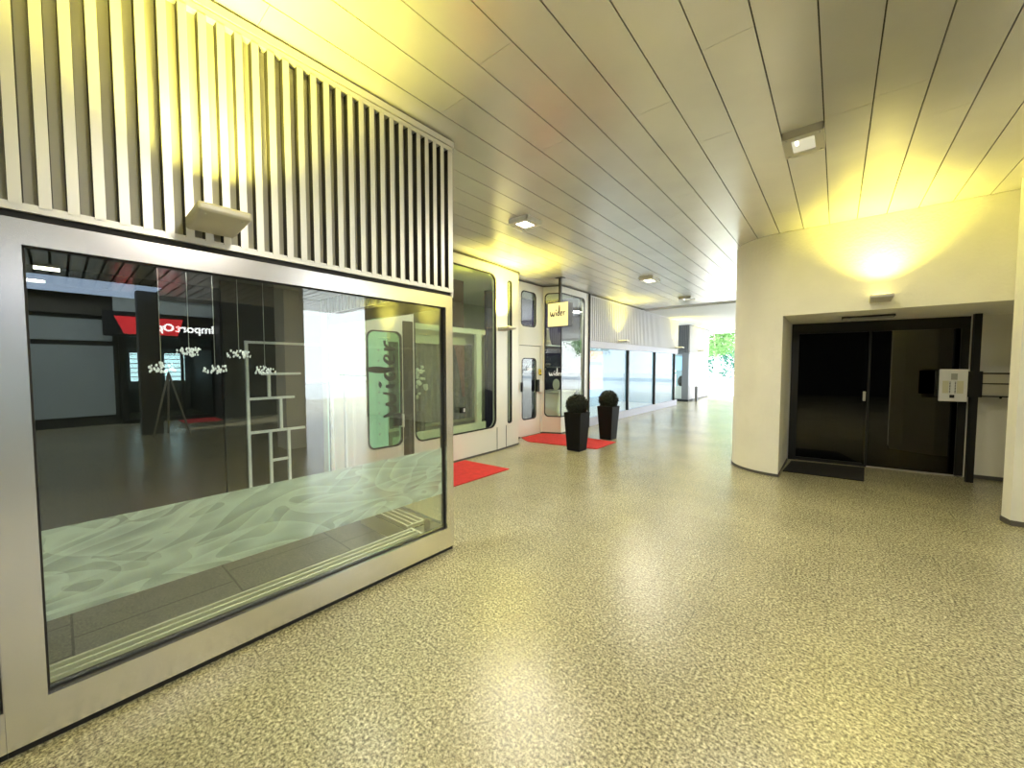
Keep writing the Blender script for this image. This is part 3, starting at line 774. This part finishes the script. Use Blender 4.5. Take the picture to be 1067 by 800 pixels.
b = MB(); b.lathe([(.02,0),(.03,.01),(.07,.05),(.08,.08),(.072,.08),(.03,.02)], (0,0,0)); o = b.build('bowl', M['brass'], None, (-5.15,7.38,1.47)); tag(o, 'small bronze bowl on the lower dark shelf', 'bowl')
t = empty('reception_counter', (-5.2,7.68,.012)); tag(t, 'white counter block behind the bent shop window', 'counter')
b = MB(); b.bbox((-.3,-.3,0),(.35,.4,.85),.02); b.build('body', M['counter'], t)
b = MB(); b.bbox((-.33,-.33,.85),(.38,.42,.89),.01); b.build('countertop', M['panel_white'], t)
t = empty('table_mirror', (-5.02,7.55,.902)); tag(t, 'oval standing mirror on the white counter', 'mirror')
b = MB(); b.lathe([(.07,0),(.07,.012),(.012,.02),(.012,.06)], (0,0,0)); b.build('foot', M['steel'], t)
b = MB(); bm = sheet_bm([(.09*math.cos(2*PI*k/28), .16+.13*math.sin(2*PI*k/28)) for k in range(28)], [], .015); b.merge(bm, None, Matrix.Rotation(math.radians(60),4,'Z')); b.build('glass', M['steel'], t)
W(script_obj('decal', .17, mat4(FP.map(P0+.10,-.002,1.28),tuple((FP.P[6]-FP.P[5]).normalized()),(0,0,1),(.4,-.9,0)), M['white_decal'], wP))
light('AREA', (-5.6,3.6,3.05), 40, (1,.95,.8), .8, 1.6, (0,0,0), name='shop_ceiling_glow')
light('AREA', (-5.3,7.55,3.05), 25, (1,.95,.9), .4, .8, (0,0,0), name='shop_ceiling_glow')

# hanging sign
t = empty('hanging_sign', (-4.26,6.53,CZ)); tag(t, 'cream box sign reading wider hung from the ceiling on a black pole', 'sign')
b = MB(); b.box((-.024,-.024,-.5),(.024,.024,0)); b.build('pole', M['black_metal'], t)
b = MB(); b.box((-.09,-.05,-.012),(.09,.05,0)); b.build('flange', M['black_metal'], t)
b = MB(); b.bbox((-.24,-.08,-.97),(.24,.09,-.50),.006); b.build('box', M['black_metal'], t)
b = MB(); b.box((-.235,-.088,-.965),(.235,-.0801,-.505)); b.build('face', M['cream'], t)
script_obj('lettering', .205, Matrix.Translation((-.175,-.0895,-.765)) @ Matrix.Rotation(math.radians(90),4,'X'), M['ink'], t)

# ================================================================== planters with clipped balls
def planter(loc, label):
    t = empty('potted_topiary', loc); tag(t, label, 'planter', 'clipped topiary balls in black pots at the shop entrance')
    b = MB(); h = .68; wb,wt = .125,.175
    bm = bmesh.new(); rings = []
    for w,z in ((wb-.012,0),(wb,.008),(wt-.008,h-.02),(wt-.008,h-.006),(wt-.014,h),(wt-.03,h),(wt-.03,h-.06)):
        rings.append([bm.verts.new((sx*w,sy*w,z)) for sx,sy in ((-1,-1),(1,-1),(1,1),(-1,1))])
    bm.faces.new(list(reversed(rings[0]))); bm.faces.new(rings[-1])
    for a,c in zip(rings, rings[1:]):
        for k in range(4): bm.faces.new((a[k],a[(k+1)%4],c[(k+1)%4],c[k]))
    b.merge(bm, M['pot']); b.build('pot', None, t)
    b = MB(); b.box((-.144,-.144,h-.055),(.144,.144,h-.035)); b.build('soil', M['soil'], t)
    b = MB(); rnd = random.Random(int(loc[1]*100)); bm = bmesh.new()
    bmesh.ops.create_icosphere(bm, subdivisions=4, radius=.185)
    for v in bm.verts: v.co *= 1+rnd.uniform(-.035,.035)
    b.merge(bm, None, Matrix.Translation((0,0,.80)))
    for k in range(2600):
        d = Vector((rnd.gauss(0,1),rnd.gauss(0,1),rnd.gauss(0,1))).normalized(); p = Vector((0,0,.80))+d*rnd.uniform(.17,.205)
        u = d.cross(Vector((rnd.random()-.5,rnd.random()-.5,rnd.random()-.5))).normalized()
        w = (d+u*rnd.uniform(-.8,.8)).normalized(); q = w.cross(u).normalized()
        s = rnd.uniform(.008,.014)
        vs = [b.bm.verts.new(p+a*s*w+c*s*.55*q) for a,c in ((-1,0),(0,-1),(1,0),(0,1))]; b.face(vs)
    b.tube([(0,0,h-.06),(0,0,.70)], .012)
    b.build('foliage', M['leaf_dark'], t)
planter((-3.50,5.93,.0), 'nearer black tapered pot with a clipped dark green ball, front of the red mat')
planter((-3.55,7.26,.0), 'farther black tapered pot with a clipped dark green ball, behind the red mat')

# mats
def mat_obj(name, pts, m, label, cat, z=.0, h=.012, group=None):
    b = MB(); b.prism(pts, z+.001, z+h); return tag(b.build(name, m), label, cat, group)
mat_obj('door_mat', [(-4.44,2.10),(-3.58,2.10),(-3.58,4.17),(-4.44,4.10)], M['red_mat'], 'red carpet mat just past the near display window', 'mat', group='red mats before the shop')
mat_obj('door_mat', [(-4.94,6.16),(-4.62,5.95),(-3.25,6.20),(-3.26,7.0),(-4.50,7.05),(-4.94,6.87)], M['red_mat'], 'red carpet mat before the shop door, between the planters', 'mat', group='red mats before the shop')
mat_obj('door_mat', [(-.545,6.60),(.315,6.70),(.355,7.58),(-.50,7.40)], M['black_mat'], 'black door mat at the dark entrance', 'mat')

# ================================================================== far facade
XF = -4.65
b = MB()
ribs(b, (XF-.03,8.33), (XF-.03,15.3), 2.12, 3.19, .105, .04, M['rib_far'], M['rib_far_back'], .6)
b.box((XF-.2,8.33,2.0),(XF-.032,15.3,3.23), M['rib_far_back'])
b.box((XF-.1,8.33,3.185),(XF+.02,15.3,3.215), M['rib_far'])
b.box((XF-.12,8.33,1.95),(XF,15.3,2.12), M['steel_blue'])
struct(b.build('wall_far'), 'pale ribbed fascia above the distant shop windows', 'wall')
b = MB(); b.box((XF-.12,8.33,0),(XF,15.3,.20)); struct(b.build('trim_1', M['steel_blue']), 'pale plinth under the distant shop windows', 'trim')
MY = [8.33,10.80,12.96,15.0]
for i,(y0,y1) in enumerate(zip(MY, MY[1:])):
    w = empty('window_%d' % (9+i), (XF,(y0+y1)/2,.2)); struct(w, 'bright distant shop window, '+('nearest, with colourful posters','middle of three','farthest of three')[i], 'window')
    b = MB(); b.box((XF-.05,y0+.03,.20),(XF-.046,y1-.03,1.95)); W(b.build('pane', M['glass_far'], w))
    b = MB(); b.box((XF-.07,y1-.03,.20),(XF+.004,y1+.03,1.95)); W(b.build('mullion', M['black_metal'], w))
b = MB(); b.box((-6.8,8.34,0),(-4.8,15.3,.012)); struct(b.build('floor_far', M['counter']), 'white floor of the distant shop', 'floor')
b = MB(); b.box((-6.8,8.34,2.6),(-4.8,15.3,2.7)); struct(b.build('ceiling_far', M['white_in']), 'white ceiling of the distant shop', 'ceiling')
b = MB(); b.box((-6.8,15.2,.012),(-4.8,15.3,2.6)); struct(b.build('wall_far_side', M['white_in']), 'white side wall of the distant shop', 'wall')
b = MB(); b.box((-6.9,8.34,0),(-6.8,15.3,3.2))
struct(b.build('wall_far_interior', M['white_in']), 'white interior of the distant shop', 'wall')
def poster(y, z, w, h, mats, label, x=-5.1):
    t = empty('display_poster', (x,y,z)); tag(t, label, 'poster', 'pastel posters in the nearest distant shop window')
    n = len(mats)
    for i,m in enumerate(mats):
        b = MB(); b.box((-.01,-w/2,h*i/n),(.01,w/2,h*(i+1)/n)); b.build('colour_field', M[m], t)
    for sy in (-1,1):
        b = MB(); b.tube([(0,sy*(w/2+.012),-(z-.014)),(0,sy*(w/2+.012),h)], .008); b.build('stand', M['wire'], t)
poster(9.35,1.62,1.3,.28,['poster_orange'],'orange banner along the top of the distant shop window')
poster(9.85,.62,.95,.90,['poster_blue','poster_red','poster_yellow','poster_blue'],'striped pastel poster in the middle of the distant window', -5.25)
poster(8.95,.5,.5,1.05,['poster_blue','poster_blue'],'narrow pale blue poster at the near edge of the distant window', -5.4)
light('AREA', (-5.6,11.8,2.55), 30, (.95,.98,1), 1.2, 6, (0,0,0), name='shop_ceiling_glow')

# end block with ribbed top and showcase
b = MB()
b.box((-5.6,17.02,2.02),(-4.735,20.2,3.2), M['rib_far_back'])
ribs(b, (-5.6,17.02), (-4.735,17.02), 2.02, 3.18, .07, .03, M['grey_post'], M['rib_back'], .55)
ribs(b, (-4.735,17.02), (-4.735,20.2), 2.02, 3.18, .105, .03, M['rib_far'], M['rib_far_back'], .6)
b.box((-5.6,16.98,1.98),(-4.70,20.2,2.04), M['grey_post']); b.box((-5.6,16.97,3.17),(-4.69,20.2,3.21), M['grey_post'])
b.box((-5.6,16.97,0),(-4.70,20.2,.08), M['black_metal'])
b.box((-4.98,16.985,.08),(-4.72,17.2,1.98), M['grey_post'])
b.box((-4.80,17.2,.08),(-4.74,20.2,2.0), M['rib_far'])
b.box((-5.6,18.2,.08),(-4.8,18.3,2.0), M['white_in'])
struct(b.build('wall_end'), 'ribbed end block with a small showcase near the trees', 'wall')
w = empty('window_12', (-5.3,17,.08)); struct(w, 'small showcase glass in the end block', 'window')
b = MB(); b.box((-5.6,17.0,.08),(-4.98,17.004,1.98)); W(b.build('pane', M['glass_clear'], w))
b = MB(); b.bbox((-5.35,17.25,.082),(-5.0,17.6,.62),.01); tag(b.build('display_cube', M['panel_white']), 'white display cube in the end showcase', 'plinth')
b = MB(); b.lathe([(.06,0),(.12,.05),(.16,.18),(.14,.32),(.07,.42),(.05,.44)], (-5.12,17.42,.622)); tag(b.build('display_vase', M['dark_wall']), 'dark round vase on the white display cube', 'vase')
b = MB(); b.box((-5.5,17.5,1.3),(-5.03,17.52,1.9)); tag(b.build('hanging_poster', M['poster_blue']), 'pale blue hanging poster in the end showcase', 'poster')
b = MB(); b.bbox((-4.62,17.6,0),(-4.52,17.72,.62),.01); tag(b.build('bollard', M['grey_post']), 'short grey post beside the end block', 'bollard')

# ================================================================== right block: cream wall, recess, entrance
b = MB()
r = .62; cx,cy = -.60,6.85
col = [(cx+r*math.cos(a), cy+r*math.sin(a)) for a in [PI+ (PI/2)*k/16 for k in range(17)]]
col += [(-.565,6.23),(-.565,9.0),(cx-r,9.0)]
bm = bmesh.new(); q = MB(); q.bm.free(); q.bm = bm; q.prism(col, 0, 2.16)
b.merge(bm, M['stucco'])
top = col[:17]+[(6.5,6.23),(6.5,9.0),(cx-r,9.0)]
b.prism(top, 2.16, CZ-.002, M['stucco'])
b.prism([(2.05,6.23),(6.5,6.23),(6.5,9.0),(2.05,9.0)], 0, 2.16, M['stucco'])
b.prism([(1.36,7.835),(2.06,7.927),(2.06,8.4),(1.36,8.4)], 0, 2.16, M['stucco_in'])
struct(b.build('wall_right'), 'cream rendered wall with a rounded corner above the entrance recess', 'wall')
b = MB()
outp = [(cx+(r+.008)*math.cos(a), cy+(r+.008)*math.sin(a)) for a in [PI+(PI/2)*k/16 for k in range(17)]]
inn = [(cx+(r-.01)*math.cos(a), cy+(r-.01)*math.sin(a)) for a in [PI+(PI/2)*k/16 for k in range(17)]]
b.prism(outp+[(-.556,6.222),(-.556,7.43),(-.575,7.43),(-.575,6.24)]+list(reversed(inn)), 0, .035)
b.prism([(1.37,7.826),(2.05,7.915),(2.05,7.935),(1.37,7.846)], 0, .05)
struct(b.build('baseboard_right', M['skirt']), 'low dark skirting round the cream wall', 'baseboard')
b = MB(); b.prism([(1.29,5.735),(1.262,5.86),(1.70,6.25),(2.06,6.25),(2.08,5.735)], 0, CZ-.002); struct(b.build('wall_pier', M['stucco']), 'cream rendered pier at the right edge', 'wall')
b = MB(); b.prism([(1.285,5.728),(1.254,5.86),(1.262,5.87),(1.295,5.742),(2.08,5.742),(2.08,5.728)], 0, .05); struct(b.build('baseboard_pier', M['skirt']), 'low dark skirting round the cream pier', 'baseboard')
b = MB(); b.box((-.575,7.4,0),(-.56,7.60,2.16)); struct(b.build('trim_2', M['panel_white']), 'white jamb beside the dark entrance door', 'trim')

# entrance door, in a plane turned 11 degrees
dd = Vector((.9914,.1305,0)); dn = Vector((.1305,-.9914,0)); o0 = Vector((-.565,7.577,0))
DM = mat4(o0, dd, -dn, (0,0,1))     # local x along the door, y into the building
d2 = empty('door_2'); d2.matrix_world = DM; struct(d2, 'black glazed sliding entrance door in the cream wall', 'door')
L = 1.915
b = MB()
b.box((0,-.02,2.01),(L,.08,2.155)); b.box((0,-.02,0),(.10,.08,2.01)); b.box((L-.08,-.02,0),(L,.08,2.01)); b.box((.10,-.02,2.0),(L-.08,.05,2.03))
b.build('door_frame', M['black_metal'], d2)
b = MB(); b.box((.10,.015,.03),(.945,.03,2.0)); b.build('pane', M['glass_black'], d2)
b = MB(); b.box((.90,-.005,.03),(L-.08,.010,2.0)); b.build('pane', M['glass_black'], d2)
b = MB(); b.box((.925,-.012,.03),(.95,.012,2.0)); b.box((.10,.0,.0),(L-.08,.04,.05)); b.build('sash', M['black_metal'], d2)
b = MB(); b.box((.95,-.02,.0),(L-.0,.0,.018)); b.build('threshold', M['steel'], d2)
b = MB(); b.bbox((.88,-.016,.98),(.91,.01,1.12),.004); b.build('lock', M['steel'], d2)
b = MB(); b.box((L,-.0,0),(L+.05,.09,2.155)); b.build('jamb', M['panel_white'], d2)
# entrance hall behind the door
b = MB(); hall = lambda x0,y0,z0,x1,y1,z1,m: b.box((x0,y0,z0),(x1,y1,z1), m, DM)
hall(0,2.6,0,L,2.7,2.3,M['dark_wall']); hall(-.1,.1,0,0,2.7,2.3,M['dark_wall']); hall(L,.1,0,L+.1,2.7,2.3,M['dark_wall']); hall(0,.09,2.18,L,2.7,2.3,M['dark_wall'])
struct(b.build('wall_hall'), 'dark entrance hall behind the glazed door', 'wall')
b = MB(); b.box((.03,6.86,2.135),(.55,7.10,2.159), M['black_metal'])
for k in range(5): b.box((.045,6.875+k*.045,2.128),(.535,6.895+k*.045,2.136), M['panel_grey'])
tag(b.build('ceiling_vent'), 'dark slotted vent in the soffit over the entrance', 'vent')

# intercom post
pm = fl_ = Vector((1.345,7.545,0))
IM = mat4(pm, dd, -dn, (0,0,1))
t = empty('intercom_post'); t.matrix_world = IM; tag(t, 'black post carrying a white intercom plate beside the entrance', 'intercom')
b = MB(); b.box((-.032,-.03,0),(.032,.03,2.158)); b.build('post', M['black_metal'], t)
b = MB(); b.box((-.355,-.035,1.10),(.06,-.01,1.43)); b.build('backplate', M['black_metal'], t)
b = MB(); b.bbox((-.325,-.07,1.04),(-.075,-.036,1.455),.006); p_ = b.build('intercom_plate', M['panel_white'], t)
b = MB()
for i in range(5):
    for j in range(5): b.box((-.222+i*.0105,-.0725,1.325+j*.0145),(-.2155+i*.0105,-.0695,1.333+j*.0145))
b.box((-.225,-.0712,1.32),(-.168,-.0698,1.40)); b.build('speaker', M['panel_grey'], p_)
b = MB()
b.box((-.298,-.0715,1.145),(-.243,-.0698,1.305)); b.box((-.170,-.0715,1.145),(-.112,-.0698,1.305)); b.build('name_field', M['grille'], p_)
for sx in (-.232,-.184):
    for k in range(8):
        b = MB(); b.lathe([(.006,0),(.006,.004)], (0,0,0), None, 8); o = b.build('call_button', M['ink'], p_, (sx,-.0715,1.155+k*.019)); o.rotation_euler = (PI/2,0,0)
b = MB(); b.bbox((-.232,-.076,1.085),(-.188,-.068,1.125),.003); b.build('keyhole', M['ink'], p_)
M['box_steel'] = pbr('letterbox_steel', (.50,.48,.42), .4, .25)
t = empty('mailbox'); t.matrix_world = IM; tag(t, 'steel letterbox fixed between the black post and the cream pier', 'mailbox')
b = MB(); b.bbox((.065,-.008,1.12),(.45,.22,1.40),.006); b.build('body', M['box_steel'], t)
b = MB(); b.box((.064,-.022,1.395),(.455,.22,1.412)); b.box((.064,-.022,1.268),(.455,-.008,1.282)); b.box((.064,-.022,1.108),(.455,.22,1.122)); b.build('rail', M['black_metal'], t)
b = MB(); b.bbox((.30,-.018,1.305),(.42,-.008,1.335),.003); o = b.build('name_strip', M['panel_white'], t)
b = MB(); b.lathe([(.012,0),(.012,.006)], (0,0,0), None, 10); o = b.build('lock', M['black_metal'], t, (.22,-.018,1.10)); o.rotation_euler = (PI/2,0,0)

# ================================================================== across the side passage (seen mirrored in the display glass)
b = MB()
b.box((9.4,-9,0),(9.6,1.0,3.2), M['pier_dark']); b.box((9.25,-9,2.75),(9.6,1.0,3.25), M['concrete_dark'])
b.box((9.6,1.0,0),(12.5,1.2,3.2), M['pier_dark']); b.box((12.4,1.0,0),(12.6,3.0,3.2), M['pier_dark'])
b.box((9.0,-9,3.25),(12.6,5.1,7.0), M['concrete_dark']); b.box((9.05,.95,2.85),(9.4,3.3,3.25), M['shop_grey'])
b.box((8.5,2.98,0),(12.6,5.06,3.6), M['pier_dark'])
struct(b.build('wall_opposite'), 'dark shop fronts across the side passage', 'wall')
b = MB(); b.box((9.34,-.5,.25),(9.39,.93,2.0)); b.box((9.34,-.5,2.12),(9.39,.93,2.65)); struct(b.build('window_13', M['shop_grey']), 'pale screened window across the side passage', 'window')
b = MB(); b.box((9.34,-3.4,.25),(9.39,-.75,2.65)); struct(b.build('window_14', M['shop_grey']), 'second pale screened window across the side passage', 'window')
w = empty('window_15', (9.2,2,0)); struct(w, 'dark glazed optician front across the side passage', 'window')
b = MB()
for y in (1.05,1.75,2.25,2.93): b.box((9.15,y-.03,0),(9.22,y+.03,2.3))
b.box((9.15,1.05,1.95),(9.22,2.93,2.05)); b.box((9.15,1.05,0),(9.22,2.93,.1)); W(b.build('window_frame', M['black_metal'], w))
b = MB(); b.box((9.18,1.05,.1),(9.184,2.93,2.3)); W(b.build('pane', M['glass_clear'], w))
t = empty('rear_window', (11.9,2.0,1.0)); tag(t, 'lit gridded rear window inside the optician shop', 'window')
b = MB(); b.box((0,-.55,0),(.02,-.1,.9)); b.box((0,.25,0),(.02,.75,.9)); b.build('pane', M['lit_window'], t)
b = MB()
for k in range(7): b.box((-.02,-.56,k*.14),(0,.77,k*.14+.02))
b.build('grid', M['black_metal'], t)
t = empty('shop_sign', (9.0,2.1,2.25)); tag(t, 'black shop fascia reading Import Opt in white and red across the passage', 'sign')
b = MB(); b.box((0,-1.35,0),(.14,.93,.62)); b.build('fascia_board', M['sign_black'], t)
b = MB(); b.merge(sheet_bm([(-.98,.06),(.05,.06),(.17,.5),(-1.15,.5)], [], .012), None, mat4((-.014,0,0),(0,1,0),(1,0,0),(0,0,1))); b.build('red_field', M['sign_red'], t)
text_obj('lettering', 'Import', .30, mat4((-.01,.86,.17),(0,-1,0),(0,0,1),(-1,0,0)), M['white_text'], t, bold=.008)
text_obj('lettering', 'Opt', .27, mat4((-.022,-.02,.18),(0,-1,0),(0,0,1),(-1,0,0)), M['white_text'], t, bold=.01)
b = MB(); b.box((6.62,1.14,0),(6.96,1.48,CZ-.03)); struct(b.build('wall_pillar', M['concrete_dark']), 'dark square pillar in the side passage', 'pillar')
t = empty('easel', (6.3,1.55,0)); tag(t, 'wooden easel standing by the pillar in the side passage', 'easel')
for p in ((-.15,-.3,0),(-.15,.3,0),(.3,0,0)):
    b = MB(); b.tube([p,(0,0,1.35)], .018, n=6); b.build('leg', M['wood'], t)
mat_obj('door_mat', [(8.1,2.1),(9.0,2.1),(9.0,2.9),(8.1,2.9)], M['red_mat'], 'red mat before the optician shop across the passage', 'mat')

b = MB(); b.box((-6.3,-9.2,0),(13,-9,3.4)); struct(b.build('wall_back', M['pier_dark']), 'dark shop fronts closing the passage behind the viewer', 'wall')
b = MB(); b.box((2.68,2.6,0),(3.13,2.93,CZ-.03)); struct(b.build('wall_column', M['stucco_in']), 'pale square column in the side passage', 'pillar')
b = MB(); b.box((-2.3,-8.99,.4),(.6,-8.95,2.5)); struct(b.build('window_16', M['shop_grey']), 'dim shop window behind the viewer', 'window')

# ================================================================== trees beyond the road
def tree(x, y, h, r, seed, label, mat='leaf'):
    rnd = random.Random(seed)
    t = empty('street_tree', (x,y,-.02)); tag(t, label, 'tree', 'trees across the road')
    b = MB(); b.tube([(0,0,0),(.05,.02,h*.25),(-.03,.05,h*.5),(.1,0,h*.75)], [.26,.2,.15,.06], n=10)
    for k in range(7):
        a = rnd.uniform(0,2*PI); z0 = h*rnd.uniform(.35,.6)
        b.tube([(0,0,z0),(r*.35*math.cos(a),r*.35*math.sin(a),z0+h*.12),(r*.75*math.cos(a),r*.75*math.sin(a),z0+h*.2)], [.09,.06,.02], n=6)
    b.build('trunk', M['bark'], t)
    b = MB()
    blobs = [(rnd.uniform(-1,1)*r*.8, rnd.uniform(-1,1)*r*.8, h*rnd.uniform(.42,1.0), r*rnd.uniform(.28,.5)) for _ in range(26)]
    for k in range(7000):
        bx_,by_,bz_,br_ = rnd.choice(blobs)
        d = Vector((rnd.gauss(0,1),rnd.gauss(0,1),rnd.gauss(0,.8))).normalized()*br_*rnd.random()**.4
        p = Vector((bx_,by_,bz_))+d; u = Vector((rnd.gauss(0,1),rnd.gauss(0,1),rnd.gauss(0,1))).normalized(); v = u.orthogonal().normalized(); s = rnd.uniform(.07,.16)
        b.face([b.bm.verts.new(p+a*s*u+c*s*.6*v) for a,c in ((-1,0),(0,-1),(1,0),(0,1))])
    b.build('crown', M[mat], t)
tree(-8.9,41,7.5,2.7,1,'pale green tree with a light trunk across the road, right of the end block')
tree(-15.2,45,8.5,3.0,2,'second green tree across the road, behind the end block')
tree(-2.6,44,8.0,2.8,4,'third green tree across the road, at the wall corner')
tree(16,44,8,3,5,'green tree across the road seen past the side opening')
def hedge(x0, x1, y, h, seed, label):
    rnd = random.Random(seed); b = MB()
    for k in range(9000):
        p = Vector((rnd.uniform(x0,x1), y+rnd.uniform(-.8,.8), rnd.uniform(0,1)**.8*h)); u = Vector((rnd.gauss(0,1),rnd.gauss(0,1),rnd.gauss(0,1))).normalized(); v = u.orthogonal().normalized(); s = rnd.uniform(.1,.2)
        b.face([b.bm.verts.new(p+a*s*u+c*s*.6*v) for a,c in ((-1,0),(0,-1),(1,0),(0,1))])
    o = b.build('hedge', M['leaf2']); tag(o, label, 'hedge')
hedge(-22,2,53,4.0,9,'tall bluish green hedge behind the trees across the road')

# ================================================================== light
world = D.worlds.new('sky'); bpy.context.scene.world = world; world.use_nodes = True
nt = world.node_tree; bg = nt.nodes['Background']; bg.inputs['Color'].default_value = (.92,.97,1,1); bg.inputs['Strength'].default_value = 5.2
sun = D.lights.new('sun','SUN'); sun.energy = 6; sun.angle = .01; sun.color = (1,.97,.9)
so = D.objects.new('sun', sun); COL.objects.link(so); so.rotation_euler = (math.radians(38),0,math.radians(150))

light('AREA', (7.0,-.3,3.1), 45, (.55,.72,1), 2.2, 3.5, (0,0,0), name='side_passage_fill')  # added bluish fill lamp under the closed side ceiling, no opening above

# ================================================================== camera
cam = D.cameras.new('camera'); co = D.objects.new('camera', cam); COL.objects.link(co)
cam.sensor_fit = 'HORIZONTAL'; cam.sensor_width = 36; cam.lens = 36*400/1067; cam.clip_start = .02; cam.clip_end = 300
co.location = (0,0,1.5)
co.rotation_euler = (PI/2-math.radians(2.7195), 0, math.radians(40.208))
sc = bpy.context.scene; sc.camera = co
sc.view_settings.view_transform = 'Standard'; sc.view_settings.look = 'None'; sc.view_settings.exposure = .28; sc.view_settings.gamma = 1.
sc.cycles.max_bounces = 10; sc.cycles.diffuse_bounces = 5; sc.cycles.glossy_bounces = 5; sc.cycles.transparent_max_bounces = 16; sc.cycles.sample_clamp_indirect = 8
sc.cycles.use_denoising = True
